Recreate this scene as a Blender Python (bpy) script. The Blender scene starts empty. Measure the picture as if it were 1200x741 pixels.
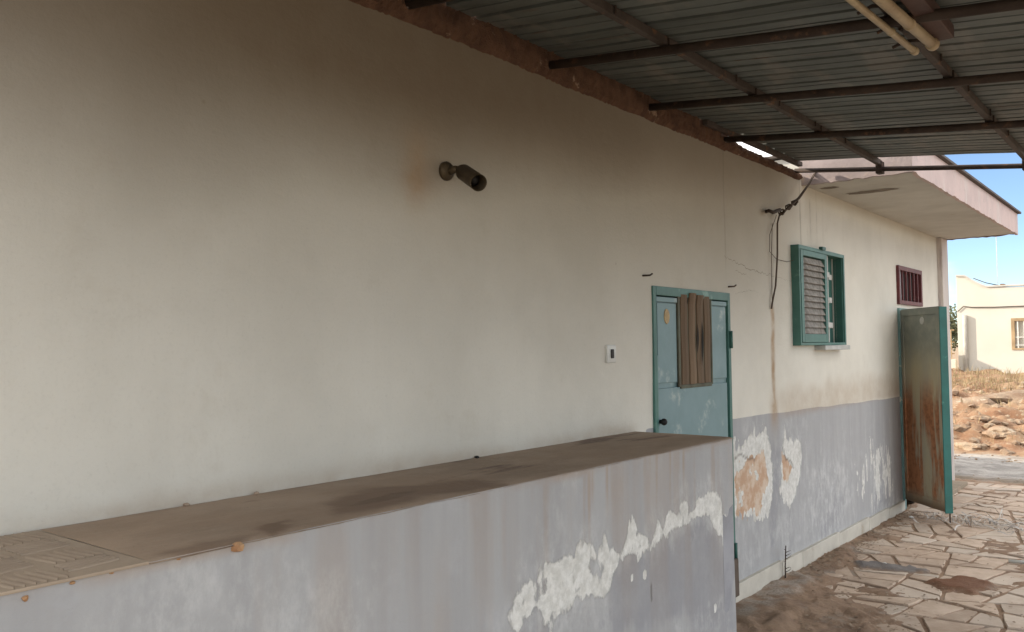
import bpy, bmesh, math, random
import numpy as np
from mathutils import Vector, Matrix
R = math.radians
S = bpy.context.scene
C = S.collection
rng = random.Random(7)

# ---------------------------------------------------------------- camera
FPX, YAW, PITCH, ROLL, CX, CH = 1000.0, .67286, .03741, -.01291, 2.3024, 1.65
def cam_axes():
    f = np.array([-math.sin(YAW)*math.cos(PITCH), math.cos(YAW)*math.cos(PITCH), math.sin(PITCH)])
    rt = np.array([math.cos(YAW), math.sin(YAW), 0.]); up = np.cross(rt, f)
    return rt*math.cos(ROLL)+up*math.sin(ROLL), up*math.cos(ROLL)-rt*math.sin(ROLL), f
AX = cam_axes(); EYE = np.array([CX, 0, CH])
cd = bpy.data.cameras.new('camera'); cam = bpy.data.objects.new('camera', cd); C.objects.link(cam)
cd.sensor_width = 36; cd.lens = 30; cd.clip_end = 2000; cd.clip_start = .05
cam.matrix_world = Matrix(((AX[0][0], AX[1][0], -AX[2][0], CX), (AX[0][1], AX[1][1], -AX[2][1], 0),
                           (AX[0][2], AX[1][2], -AX[2][2], CH), (0, 0, 0, 1)))
S.camera = cam
def _ray(px, py): return AX[0]*(px-600)-AX[1]*(py-370.5)+AX[2]*FPX
def on(axis, val, px, py):          # where the sight line through a photo point meets the plane axis = val
    v = _ray(px, py); return EYE+v*((val-EYE[axis])/v[axis])
def onwall(px, py, x=0.0): p = on(0, x, px, py); return (p[1], p[2])
def onz(px, py, z=0.0): p = on(2, z, px, py); return (p[0], p[1])

# ---------------------------------------------------------------- world, sun
SUN_EL, SUN_AZ = R(24), math.atan2(-math.sin(R(65)), -math.cos(R(65)))
w = bpy.data.worlds.new('World'); S.world = w; w.use_nodes = True
nt = w.node_tree; nt.nodes.clear()
sky = nt.nodes.new('ShaderNodeTexSky'); sky.sky_type = 'NISHITA'; sky.sun_disc = False
sky.sun_elevation = SUN_EL; sky.sun_rotation = SUN_AZ; sky.altitude = 3500; sky.ozone_density = 1.6; sky.dust_density = .15; sky.air_density = 1.0
# broken bright cloud added for fill light, offset so the view stays clear
tcw = nt.nodes.new('ShaderNodeTexCoord'); mpw = nt.nodes.new('ShaderNodeMapping'); nzw = nt.nodes.new('ShaderNodeTexNoise')
mpw.inputs['Location'].default_value = (20.26, 0, 0); mpw.inputs['Scale'].default_value = (1, 1, 1.9)
nt.links.new(tcw.outputs['Generated'], mpw.inputs[0]); nt.links.new(mpw.outputs[0], nzw.inputs['Vector'])
nzw.inputs['Scale'].default_value = 2.1; nzw.inputs['Detail'].default_value = 8; nzw.inputs['Roughness'].default_value = .55
mrw = nt.nodes.new('ShaderNodeMapRange'); mrw.interpolation_type = 'SMOOTHSTEP'; nt.links.new(nzw.outputs['Fac'], mrw.inputs[0])
mrw.inputs[1].default_value = .42; mrw.inputs[2].default_value = .56
mxw = nt.nodes.new('ShaderNodeMix'); mxw.data_type = 'RGBA'; nt.links.new(mrw.outputs[0], mxw.inputs[0]); nt.links.new(sky.outputs[0], mxw.inputs[6])
mxw.inputs[7].default_value = (13.0, 12.6, 12.1, 1)
bg = nt.nodes.new('ShaderNodeBackground'); bg.inputs[1].default_value = .10
wo = nt.nodes.new('ShaderNodeOutputWorld')
nt.links.new(mxw.outputs[2], bg.inputs[0]); nt.links.new(bg.outputs[0], wo.inputs[0])
sl = bpy.data.lights.new('sun', 'SUN'); sl.energy = 3.0; sl.angle = R(.6); sl.color = (1, .90, .76)
so = bpy.data.objects.new('sun', sl); C.objects.link(so)
sd = Vector((math.sin(SUN_AZ)*math.cos(SUN_EL), math.cos(SUN_AZ)*math.cos(SUN_EL), math.sin(SUN_EL)))
so.rotation_euler = sd.to_track_quat('Z', 'Y').to_euler(); so.location = (-10, -10, 12)
S.view_settings.view_transform = 'Standard'; S.view_settings.look = 'None'
S.view_settings.exposure = 1.18; S.view_settings.gamma = 1

# ---------------------------------------------------------------- node helper
class M:
    def __init__(s, name):
        s.m = bpy.data.materials.new(name); s.m.use_nodes = True; s.t = s.m.node_tree; s.t.nodes.clear()
        s.b = s.n('ShaderNodeBsdfPrincipled'); o = s.n('ShaderNodeOutputMaterial'); s.l(s.b.outputs[0], o.inputs[0])
        s.geo = s.n('ShaderNodeNewGeometry'); s.oi = s.n('ShaderNodeObjectInfo')
        s.tc = s.n('ShaderNodeTexCoord'); s.pos = s.tc.outputs['Object']
    def n(s, t): return s.t.nodes.new(t)
    def l(s, a, b): s.t.links.new(a, b)
    def put(s, sock, v):
        if isinstance(v, bpy.types.NodeSocket): s.l(v, sock)
        elif isinstance(v, tuple) and len(v) == 3 and sock.type == 'RGBA': sock.default_value = (*v, 1)
        else: sock.default_value = v
    def map(s, scale=(1, 1, 1), rot=(0, 0, 0), src=None):
        n = s.n('ShaderNodeMapping'); s.l(src or s.pos, n.inputs[0]); n.inputs['Scale'].default_value = scale; n.inputs['Rotation'].default_value = rot
        return n.outputs[0]
    def noise(s, scale=5, detail=4, rough=.55, vec=None, dist=0):
        n = s.n('ShaderNodeTexNoise'); s.l(vec or s.pos, n.inputs['Vector'])
        n.inputs['Scale'].default_value = scale; n.inputs['Detail'].default_value = detail
        n.inputs['Roughness'].default_value = rough; n.inputs['Distortion'].default_value = dist
        return n.outputs['Fac']
    def voro(s, scale=5, vec=None, feature='F1', out='Distance'):
        n = s.n('ShaderNodeTexVoronoi'); s.l(vec or s.pos, n.inputs['Vector']); n.feature = feature; n.inputs['Scale'].default_value = scale
        return n.outputs[out]
    def math(s, op, a, b=0.0, c=0.0):
        n = s.n('ShaderNodeMath'); n.operation = op
        for i, v in enumerate((a, b, c)): s.put(n.inputs[i], v)
        return n.outputs[0]
    def step(s, v, a, b, lo=0.0, hi=1.0):
        n = s.n('ShaderNodeMapRange'); n.interpolation_type = 'SMOOTHSTEP'; s.put(n.inputs[0], v)
        n.inputs[1].default_value = a; n.inputs[2].default_value = b; n.inputs[3].default_value = lo; n.inputs[4].default_value = hi
        return n.outputs[0]
    def mix(s, f, a, b, mode='MIX'):
        n = s.n('ShaderNodeMix'); n.data_type = 'RGBA'; n.blend_type = mode
        s.put(n.inputs[0], f); s.put(n.inputs[6], a); s.put(n.inputs[7], b); return n.outputs[2]
    def attr(s, name):
        n = s.n('ShaderNodeAttribute'); n.attribute_name = name; sp = s.n('ShaderNodeSeparateColor'); s.l(n.outputs['Color'], sp.inputs[0])
        return sp.outputs[0], sp.outputs[1], sp.outputs[2], n.outputs['Alpha']
    def bump(s, h, strength=.3, dist=.01, prev=None):
        n = s.n('ShaderNodeBump'); s.put(n.inputs['Height'], h); n.inputs['Strength'].default_value = strength; n.inputs['Distance'].default_value = dist
        if prev: s.l(prev, n.inputs['Normal'])
        s.l(n.outputs[0], s.b.inputs['Normal']); return n.outputs[0]
    def done(s, col=None, rough=.8, metal=0.0, spec=.3):
        if col is not None: s.put(s.b.inputs['Base Color'], col)
        s.put(s.b.inputs['Roughness'], rough); s.put(s.b.inputs['Metallic'], metal); s.b.inputs['Specular IOR Level'].default_value = spec
        return s.m

def simple(name, a, b=None, scale=8, rough=.8, metal=0.0, bump=.3, bdist=.004, spot=None, spots=(.58, .68), spotscale=5, streak=False, rnd=0.0, spec=.3):
    m = M(name); b = b or tuple(x*.7 for x in a)
    v = m.map((1, 1, .12)) if streak else m.pos
    f = m.step(m.noise(scale, 5, .6, v), .3, .7)
    c = m.mix(f, a, b)
    if spot:
        g = m.step(m.noise(spotscale, 6, .7, v), *spots); c = m.mix(g, c, spot)
    if rnd:
        r = m.math('MULTIPLY_ADD', m.oi.outputs['Random'], rnd*2, 1-rnd)
        hs = m.n('ShaderNodeHueSaturation'); m.l(r, hs.inputs['Value']); m.l(c, hs.inputs['Color']); c = hs.outputs[0]
    if bump: m.bump(m.noise(scale*9, 4, .65), bump, bdist)
    return m.done(c, rough, metal, spec)

# ---------------------------------------------------------------- materials
def wall_material():
    m = M('stained plaster and grey dado paint')
    soot_shade, rust, peel, pink = m.attr('m1'); paint, crack, haze, damp = m.attr('m2')
    st = m.noise(1.0, 5, .6, m.map((1, 22, .9))); st2 = m.noise(1.0, 4, .6, m.map((1, 7, .5)))
    big = m.noise(1.3, 4, .6); fine = m.noise(26, 6, .7); mid = m.noise(7, 5, .65)
    cream = m.mix(m.step(big, .35, .7), (.69, .660, .578), (.62, .590, .513))
    cream = m.mix(m.math('MULTIPLY', m.step(st, .5, .8), .05), cream, (.40, .38, .33))
    cream = m.mix(m.math('MULTIPLY', m.step(mid, .45, .8), .3), cream, (.70, .66, .57))
    cream = m.mix(m.step(m.noise(90, 4, .7), .5, .8, 0, .22), cream, (.44, .41, .35)); cream = m.mix(m.step(m.noise(3.2, 6, .7), .56, .74, 0, .25), cream, (.50, .45, .36))
    grey = m.mix(m.step(st2, .35, .7), (.382, .380, .378), (.338, .336, .336))
    grey = m.mix(m.math('MULTIPLY', m.step(mid, .5, .75), .35), grey, (.43, .43, .445))
    grey = m.mix(m.math('MULTIPLY', m.step(st, .52, .8), .10), grey, (.30, .285, .265))
    pf = m.step(m.math('ADD', paint, m.math('MULTIPLY', m.math('SUBTRACT', fine, .5), .35)), .42, .58)
    c = m.mix(pf, cream, grey)
    c = m.mix(m.math('MULTIPLY', damp, m.step(mid, .25, .7, .5, 1)), c, (.215, .215, .235))
    hz = m.math('MULTIPLY', haze, m.step(m.noise(1.0, 7, .75, m.map((1, 13, 7))), .40, .72))
    c = m.mix(hz, c, (.60, .60, .585))
    so_ = m.math('MULTIPLY', soot_shade, m.step(mid, .2, .8, .95, 1.0))
    c = m.mix(m.math('MINIMUM', so_, .97), c, m.mix(mid, (.105, .075, .045), (.135, .100, .064)))  # smoke film and painted roof shade share this brown tone
    ru = m.math('MULTIPLY', rust, m.step(mid, .3, .7, .55, 1.0))
    c = m.mix(ru, c, m.mix(fine, (.30, .19, .10), (.36, .235, .13)))
    pk = m.step(m.math('ADD', pink, m.math('MULTIPLY', m.math('SUBTRACT', fine, .5), .9)), .4, .6)
    pc = m.mix(m.step(mid, .4, .62), (.50, .33, .22), (.62, .50, .39))
    pe = m.step(m.math('ADD', peel, m.math('MULTIPLY', m.math('SUBTRACT', m.noise(34, 8, .78, m.map((1, 1.5, .6))), .5), 1.5)), .40, .64)
    wc = m.mix(m.step(fine, .35, .65), (.72, .71, .67), (.56, .55, .51)); wc = m.mix(m.step(m.noise(5, 6, .7), .5, .66, 0, .6), wc, (.47, .46, .42))
    edge = m.math('MULTIPLY', m.math('MULTIPLY', pe, m.math('SUBTRACT', 1.0, pe)), 4.0)
    c = m.mix(pe, c, wc); c = m.mix(m.math('MULTIPLY', edge, .16), c, (.26, .26, .26)); c = m.mix(pk, c, pc)
    c = m.mix(crack, c, (.10, .085, .07))
    pt = m.step(m.voro(3.1), .0, .035, 1, 0); pt2 = m.math('MULTIPLY', pt, m.step(m.noise(2.2), .55, .6))
    c = m.mix(m.math('MULTIPLY', pt2, .6), c, (.2, .15, .1))
    h = m.math('ADD', m.math('MULTIPLY', m.noise(60, 5, .7), .5), m.math('MULTIPLY', m.noise(9, 4, .6), .8))
    h = m.math('SUBTRACT', h, m.math('MULTIPLY', pe, 1.1)); h = m.math('SUBTRACT', h, m.math('MULTIPLY', pk, 1.5))
    h = m.math('SUBTRACT', h, m.math('MULTIPLY', crack, 1.5)); h = m.math('ADD', h, m.math('MULTIPLY', m.math('MULTIPLY', pe, fine), 1.6))
    h = m.math('ADD', h, m.math('MULTIPLY', edge, .9)); h = m.math('ADD', h, m.math('MULTIPLY', m.noise(14, 4, .6, m.map((1, 1, 3.0), rot=(.5, 0, 0))), .5))
    m.bump(h, .5, .006)
    return m.done(c, .88)
WALL = wall_material()

def cement_material():
    m = M('brown cement screed')
    a = m.noise(2.2, 6, .65, m.map((1.5, .8, 1))); f = m.noise(45, 5, .7)
    c = m.mix(m.step(a, .35, .68), (.40, .30, .215), (.30, .225, .16))
    c = m.mix(m.math('MULTIPLY', m.step(m.noise(1.6, 4, .6, m.map((3.5, .8, 1))), .58, .66), .8), c, (.15, .10, .075))
    c = m.mix(m.step(f, .5, .75, 0, .5), c, (.36, .30, .23))
    c = m.mix(m.step(m.noise(120, 3, .6), .62, .72, 0, .35), c, (.12, .085, .06))
    tr = m.noise(5, 5, .6, m.map((6, .7, 1), rot=(0, 0, .12)))
    c = m.mix(m.step(tr, .5, .75, 0, .35), c, (.42, .34, .25))
    tb, tw, _, _ = m.attr('tint'); c = m.mix(m.math('MULTIPLY', tb, .8), c, (.13, .082, .055)); c = m.mix(m.math('MULTIPLY', tw, .3), c, (.26, .17, .105))
    m.bump(m.math('ADD', m.math('ADD', m.noise(12, 5, .6), m.math('MULTIPLY', f, .5)), m.math('MULTIPLY', tr, .8)), .6, .007)
    return m.done(c, .82)
CEMENT = cement_material()
TREAD = simple('dusty tread plate', (.38, .30, .22), (.31, .24, .175), 6, .75, 0, .4, .003)
BRICK = simple('crumbled red masonry', (.185, .10, .062), (.105, .056, .036), 14, .95, 0, 1, .02, spot=(.42, .29, .2), spots=(.6, .7), spotscale=9)
SKIRT = simple('cream stone skirting', (.55, .52, .45), (.46, .43, .37), 5, .75, 0, .3, .004, spot=(.36, .29, .21), spots=(.56, .72), spotscale=3.2, rnd=.05)
SLAB = simple('soffit plaster', (.53, .51, .46), (.45, .43, .385), 3, .9, 0, .4, .006, spot=(.40, .34, .27), spots=(.6, .75), spotscale=2.3)
def fascia_material():
    m = M('faded pink fascia paint'); a = m.noise(3, 5, .65)
    c = m.mix(m.step(a, .35, .7), (.56, .44, .41), (.47, .375, .355))
    c = m.mix(m.step(m.noise(1, 5, .7, m.map((1, 5, 1.2))), .55, .7), c, (.56, .52, .48))
    c = m.mix(m.math('MULTIPLY', m.step(m.noise(11, 5, .7), .6, .7), .7), c, (.36, .31, .28))
    m.bump(m.noise(20, 5, .7), .4, .006); return m.done(c, .85)
FASCIA = fascia_material()
SHEET = None
def sheet_material():
    m = M('weathered galvanised roof sheet')
    a = m.noise(1, 5, .65, m.map((1.2, 9, 1)))
    c = m.mix(m.step(a, .35, .7), (.135, .150, .14), (.088, .096, .088))
    b = m.math('MULTIPLY', m.step(m.noise(1.7, 5, .65, m.map((2.2, 1, 1))), .50, .64), .75)
    c = m.mix(b, c, (.20, .19, .168))
    c = m.mix(m.math('MULTIPLY', m.step(m.noise(3.3, 6, .7, m.map((.6, 5, 1))), .6, .68), .6), c, (.12, .07, .045))
    m.bump(m.noise(9, 4, .6), .3, .004)
    return m.done(c, .55, .25)
SHEET = sheet_material()
STEEL = simple('rusty brown steel', (.060, .043, .034), (.036, .025, .020), 9, .7, .2, .6, .003, spot=(.12, .066, .04), spots=(.55, .68), spotscale=12)
STEEL2 = simple('dirty painted steel', (.085, .068, .058), (.056, .043, .036), 8, .7, .15, .5, .003, spot=(.17, .09, .05), spots=(.55, .7), spotscale=10)
TEAL = simple('faded teal door paint', (.195, .285, .30), (.16, .245, .25), 3.5, .55, .1, .35, .002, spot=(.34, .40, .385), spots=(.56, .70), spotscale=4.5)
TEALW = simple('worn teal paint with bare filler', (.165, .285, .275), (.12, .21, .205), 3.5, .6, .1, .4, .002, spot=(.50, .50, .42), spots=(.60, .66), spotscale=8)
TEALD = simple('dark green frame paint', (.045, .13, .105), (.035, .095, .08), 5, .5, 0, .3, .002, spot=(.10, .20, .17), spots=(.6, .75), spotscale=7)
TEALF = simple('green shutter paint', (.07, .175, .148), (.05, .13, .11), 5, .5, 0, .3, .002, spot=(.17, .30, .25), spots=(.6, .75), spotscale=6)
SLATM = simple('grimy wooden louvre slat', (.33, .31, .28), (.17, .155, .135), 16, .9, 0, .7, .004, spot=(.36, .33, .29), spots=(.58, .72), spotscale=18)
TEALB = simple('bright teal edge paint', (.04, .165, .145), (.035, .125, .108), 4, .45, 0, .2, .002, spot=(.10, .28, .24), spots=(.62, .75), spotscale=7)
BROWN = simple('warped brown cladding strip', (.19, .128, .078), (.12, .078, .046), 7, .8, 0, .5, .004, streak=True, rnd=.18)
def rustdoor():
    m = M('rust streaked sheet steel')
    v = m.map((1, 1, .22)); a = m.noise(7, 5, .6, v)
    c = m.mix(m.step(a, .3, .7), (.38, .36, .28), (.45, .40, .27))
    z = m.n('ShaderNodeSeparateXYZ'); m.l(m.pos, z.inputs[0])
    up = m.step(z.outputs[2], 1.3, 1.75)
    c = m.mix(up, c, m.mix(m.step(m.noise(9), .4, .7), (.22, .24, .21), (.29, .30, .25)))
    low = m.math('MULTIPLY', m.step(z.outputs[2], 1.0, 1.4, 1, 0), m.step(z.outputs[2], .10, .25))
    r = m.math('MULTIPLY', low, m.step(m.noise(6.5, 6, .6, m.map((1, 1, .16)), .6), .41, .55))
    c = m.mix(r, c, m.mix(m.step(m.noise(22, 4), .4, .7), (.40, .18, .085), (.26, .115, .055)))
    c = m.mix(m.math('MULTIPLY', m.step(z.outputs[2], .10, .22, 1, 0), .85), c, (.12, .065, .035))
    m.bump(m.noise(30, 5, .7), .3, .003); return m.done(c, .7, .1)
RUSTDOOR = rustdoor()
MAROON = simple('maroon window paint', (.13, .035, .035), (.09, .025, .028), 9, .6, 0, .3, .002, spot=(.22, .11, .10), spots=(.6, .72), spotscale=14)
BLACK = simple('dark opening', (.012, .012, .011), None, 5, .9, 0, 0)
PLASTIC = simple('aged white plastic', (.62, .62, .58), (.50, .49, .44), 10, .45, 0, .1)
DARKP = simple('dark rubber', (.02, .018, .016), None, 10, .6, 0, .2)
BRASS = simple('grimy brass brown metal', (.085, .062, .034), (.045, .034, .022), 12, .55, .35, .5, .002)
TUBEM = simple('yellowed dusty lamp tube', (.40, .32, .20), (.30, .225, .14), 8, .5, 0, .2, .002, spot=(.16, .10, .06), spots=(.6, .7), spotscale=13)
BATTEN = simple('reddish brown enamel', (.085, .045, .036), (.055, .03, .025), 7, .6, 0, .4, .002)
CABLEM = simple('sun worn brown cable', (.11, .082, .062), (.075, .055, .042), 20, .8, 0, .3)
CHIP = simple('orange tufa chip', (.55, .34, .18), (.42, .22, .11), 20, .95, 0, .8, .008)
STONE = None
def stone_material():
    m = M('worn limestone flag'); r = m.oi.outputs['Random']
    v = m.n('ShaderNodeVectorMath'); v.operation = 'ADD'; m.l(m.geo.outputs['Position'], v.inputs[0]); m.l(r, v.inputs[1])
    a = m.noise(6, 6, .65, v.outputs[0]); f = m.noise(55, 5, .7)
    c = m.mix(m.step(a, .35, .68), (.52, .405, .31), (.405, .305, .225))
    c = m.mix(m.step(r, .3, .9, 0, .75), c, (.53, .455, .375))
    c = m.mix(m.math('MULTIPLY', m.step(m.noise(1.6, 5, .65, m.geo.outputs['Position']), .48, .66), .7), c, (.36, .26, .185))
    c = m.mix(m.math('MULTIPLY', m.step(f, .56, .75), .4), c, (.27, .21, .16))
    hs = m.n('ShaderNodeHueSaturation'); m.l(m.math('MULTIPLY_ADD', m.math('FRACT', m.math('MULTIPLY', r, 17.3)), .22, .89), hs.inputs['Value']); m.l(c, hs.inputs['Color'])
    m.bump(m.math('ADD', m.noise(22, 5, .65), m.math('MULTIPLY', f, .5)), .55, .006)
    return m.done(hs.outputs[0], .8)
STONE = stone_material()
def soil_material():
    m = M('dusty brown soil in the joints'); g = m.geo.outputs['Position']
    a = m.noise(3.2, 6, .65, g); f = m.noise(60, 5, .75, g)
    c = m.mix(m.step(a, .35, .65), (.33, .225, .15), (.23, .15, .10))
    c = m.mix(m.math('MULTIPLY', m.step(m.noise(2.2, 5, .6, g), .55, .66), .7), c, (.31, .275, .235))
    red, gry, pl, _ = m.attr('tint')
    c = m.mix(m.math('MULTIPLY', red, .9), c, m.mix(a, (.14, .055, .026), (.20, .09, .045)))
    c = m.mix(m.math('MULTIPLY', gry, .9), c, (.17, .17, .17))
    c = m.mix(m.math('MULTIPLY', pl, .85), c, m.mix(m.step(f, .4, .6), (.40, .35, .30), (.28, .235, .19)))
    c = m.mix(m.step(f, .5, .8, 0, .5), c, (.27, .21, .155))
    m.bump(m.math('ADD', f, m.noise(18, 5, .6, g)), .8, .012); return m.done(c, .95)
SOIL = soil_material()
def field_material():
    m = M('red earth and grey rock'); g = m.geo.outputs['Position']; gm, hi, _, _ = m.attr('tint')
    a = m.noise(1.1, 6, .65, g); f = m.noise(9, 7, .75, g)
    red = m.mix(m.step(a, .35, .65), (.27, .145, .08), (.345, .235, .145))
    red = m.mix(m.step(f, .52, .66, 0, .85), red, (.44, .35, .24))
    red = m.mix(m.step(m.noise(4, 6, .7, g), .60, .70, 0, .7), red, (.18, .085, .04))
    gv = m.map((1, 3, 1), src=g)
    gr = m.mix(m.step(m.noise(1.8, 6, .7, gv), .38, .62), (.26, .24, .215), (.42, .385, .345))
    gr = m.mix(m.step(m.noise(5, 6, .7, gv), .58, .68, 0, .7), gr, (.12, .10, .085))
    c = m.mix(gm, red, gr)
    c = m.mix(hi, c, m.mix(f, (.13, .10, .07), (.27, .20, .13)))
    m.bump(m.math('ADD', f, m.noise(30, 5, .7, g)), .8, .03); return m.done(c, .95)
FIELD = field_material()
EARTH = simple('open red brown earth', (.28, .18, .11), (.34, .25, .16), .5, .95, 0, .6, .02, spot=(.30, .27, .16), spots=(.55, .7), spotscale=.3)
ROCK = simple('pale field rock', (.38, .29, .20), (.24, .15, .095), 2.6, .95, 0, .9, .03, spot=(.42, .36, .27), spots=(.55, .68), spotscale=5, rnd=.15)
FARW = simple('sunlit cream render', (.60, .57, .49), (.55, .52, .44), .8, .9, 0, .3, .01, spot=(.55, .48, .35), spots=(.62, .75), spotscale=1.2)
FARF = simple('tan frame paint', (.42, .30, .17), None, 3, .8, 0, 0)
WHITE = simple('white bar paint', (.72, .70, .64), None, 8, .6, 0, 0)
GRASS = simple('dry straw grass', (.40, .31, .18), (.25, .19, .10), 2, .9, 0, 0)
LEAF = simple('dull olive foliage', (.15, .15, .075), (.09, .10, .05), 3, .7, 0, 0)
BARK = simple('grey brown bark', (.13, .10, .07), None, 9, .9, 0, .6)
STRAP = simple('frayed grey white strapping', (.56, .53, .49), (.36, .32, .28), 15, .6, 0, .1, rnd=.3)
LITTER = simple('dry leaf litter and grit', (.20, .13, .08), (.34, .27, .20), 30, .9, 0, 0)
PAPER = simple('crumpled pale paper', (.66, .65, .62), (.5, .5, .48), 12, .8, 0, .3)
PIERM = simple('mauve stained pier plaster', (.47, .41, .385), (.56, .51, .46), 4, .9, 0, .6, .01, spot=(.37, .31, .30), spots=(.54, .68), spotscale=6, streak=True)
SILLM = simple('pale stone sill', (.50, .50, .47), (.40, .40, .37), 9, .8, 0, .3)
GLASS = M('dusty window glass').done((.35, .38, .38), .25, 0, .6)

# ---------------------------------------------------------------- mesh helpers
def mk(name, verts, faces, mat, parent=None, smooth=False):
    me = bpy.data.meshes.new(name); me.from_pydata([tuple(map(float, v)) for v in verts], [], faces); me.update()
    o = bpy.data.objects.new(name, me); C.objects.link(o)
    if mat: me.materials.append(mat)
    if parent: o.parent = parent
    if smooth: me.polygons.foreach_set('use_smooth', [True]*len(me.polygons))
    return o
def obj(name, bm, mat, parent=None, smooth=False, autosm=None):
    me = bpy.data.meshes.new(name); bm.to_mesh(me); bm.free()
    if mat: me.materials.append(mat)
    o = bpy.data.objects.new(name, me); C.objects.link(o)
    if parent: o.parent = parent
    if smooth: me.polygons.foreach_set('use_smooth', [len(p.vertices) < 5 for p in me.polygons])
    return o
def bx(bm, x0, x1, y0, y1, z0, z1, bev=0.0, mat=None):
    vs = [bm.verts.new(Vector((x, y, z))) for x in (x0, x1) for y in (y0, y1) for z in (z0, z1)]
    if mat is not None:
        for v in vs: v.co = mat @ v.co
    fs = [bm.faces.new([vs[i] for i in q]) for q in ((0, 1, 3, 2), (4, 6, 7, 5), (0, 4, 5, 1), (2, 3, 7, 6), (0, 2, 6, 4), (1, 5, 7, 3))]
    if bev:
        es = list({e for f in fs for e in f.edges})
        bmesh.ops.bevel(bm, geom=es, offset=bev, segments=2, affect='EDGES', profile=.6)
def box(name, d, mat, parent=None, bev=.003, m4=None):
    bm = bmesh.new(); bx(bm, *d, bev, m4); return obj(name, bm, mat, parent)
def tube(bm, pts, r, n=8, caps=True):
    pts = [Vector(p) for p in pts]; rings = []; up = None
    for i, p in enumerate(pts):
        t = (pts[min(i+1, len(pts)-1)]-pts[max(i-1, 0)]).normalized()
        if up is None: up = t.orthogonal().normalized()
        up = (up-t*up.dot(t)).normalized(); s = t.cross(up)
        rr = r[i] if isinstance(r, (list, tuple)) else r
        rings.append([bm.verts.new(p+(up*math.cos(a)+s*math.sin(a))*rr) for a in [2*math.pi*k/n for k in range(n)]])
    for a, b in zip(rings, rings[1:]):
        for k in range(n): bm.faces.new((a[k], a[(k+1) % n], b[(k+1) % n], b[k]))
    if caps: bm.faces.new(rings[0][::-1]); bm.faces.new(rings[-1])
def tub(name, pts, r, mat, parent=None, n=8):
    bm = bmesh.new(); tube(bm, pts, r, n); return obj(name, bm, mat, parent, True)
def tag(o, label=None, cat=None, group=None, kind=None):
    if label: o['label'] = label
    if cat: o['category'] = cat
    if group: o['group'] = group
    if kind: o['kind'] = kind
    return o
def empty(name, loc, label, cat, group=None):
    o = bpy.data.objects.new(name, None); C.objects.link(o); o.location = loc; o.empty_display_size = .1
    return tag(o, label, cat, group)
def child(parent, o):               # parent while keeping the mesh where it was built
    o.parent = parent; o.matrix_parent_inverse = Matrix.Translation(parent.location).inverted(); return o

# ---------------------------------------------------------------- numpy noise and masks
_T = {}
def vnoise(x, y, seed=0):
    if seed not in _T:
        T = np.random.RandomState(seed).rand(257, 257); T[256] = T[0]; T[:, 256] = T[:, 0]; _T[seed] = T
    T = _T[seed]
    xi = np.floor(x).astype(int); yi = np.floor(y).astype(int); fx = x-xi; fy = y-yi; xi &= 255; yi &= 255
    fx = fx*fx*(3-2*fx); fy = fy*fy*(3-2*fy)
    return (T[xi, yi]*(1-fx)+T[xi+1, yi]*fx)*(1-fy)+(T[xi, yi+1]*(1-fx)+T[xi+1, yi+1]*fx)*fy
def fbm(x, y, s=1.0, o=5, seed=0, g=.55):
    a, t, v = 1.0, 0.0, 0.0
    for k in range(o): v = v+a*vnoise(x*s+k*7.3, y*s+k*3.1, seed+k); t += a; a *= g; s *= 2.03
    return v/t
def sm(v, a, b): t = np.clip((v-a)/(b-a), 0, 1); return t*t*(3-2*t)
def poly_sd(X, Y, poly):            # signed distance, inside positive
    d = np.full(X.shape, 1e9); ins = np.zeros(X.shape, bool); n = len(poly)
    for i in range(n):
        (ax, ay), (bx_, by) = poly[i], poly[(i+1) % n]; ex, ey = bx_-ax, by-ay
        t = np.clip(((X-ax)*ex+(Y-ay)*ey)/(ex*ex+ey*ey+1e-12), 0, 1)
        d = np.minimum(d, np.hypot(X-ax-t*ex, Y-ay-t*ey))
        if ey != 0: ins ^= ((ay > Y) != (by > Y)) & (X < ex*(Y-ay)/ey+ax)
    return np.where(ins, d, -d)
def line_d(X, Y, pts):
    d = np.full(X.shape, 1e9)
    for (ax, ay), (bx_, by) in zip(pts, pts[1:]):
        ex, ey = bx_-ax, by-ay; t = np.clip(((X-ax)*ex+(Y-ay)*ey)/(ex*ex+ey*ey+1e-12), 0, 1)
        d = np.minimum(d, np.hypot(X-ax-t*ex, Y-ay-t*ey))
    return d
def patch(U, V, pxs, x, soft=.012, warp=.03, seed=3, ws=14):
    p = [onwall(a, b, x) for a, b in pxs]
    soft = max(soft, .040) if ws >= 14 and warp >= .03 and warp < .2 else soft
    du = (fbm(U, V, ws, 4, seed)-.5)*1.2*warp; dv = (fbm(U, V, ws, 4, seed+9)-.5)*1.6*warp+(fbm(U*52, V*5, 1, 3, seed+4)-.5)*1.8*warp+(fbm(U*20, V*14, 1, 4, seed+6)-.5)*1.0*warp
    return sm(poly_sd(U+du, V+dv, p), -soft, soft)
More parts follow.
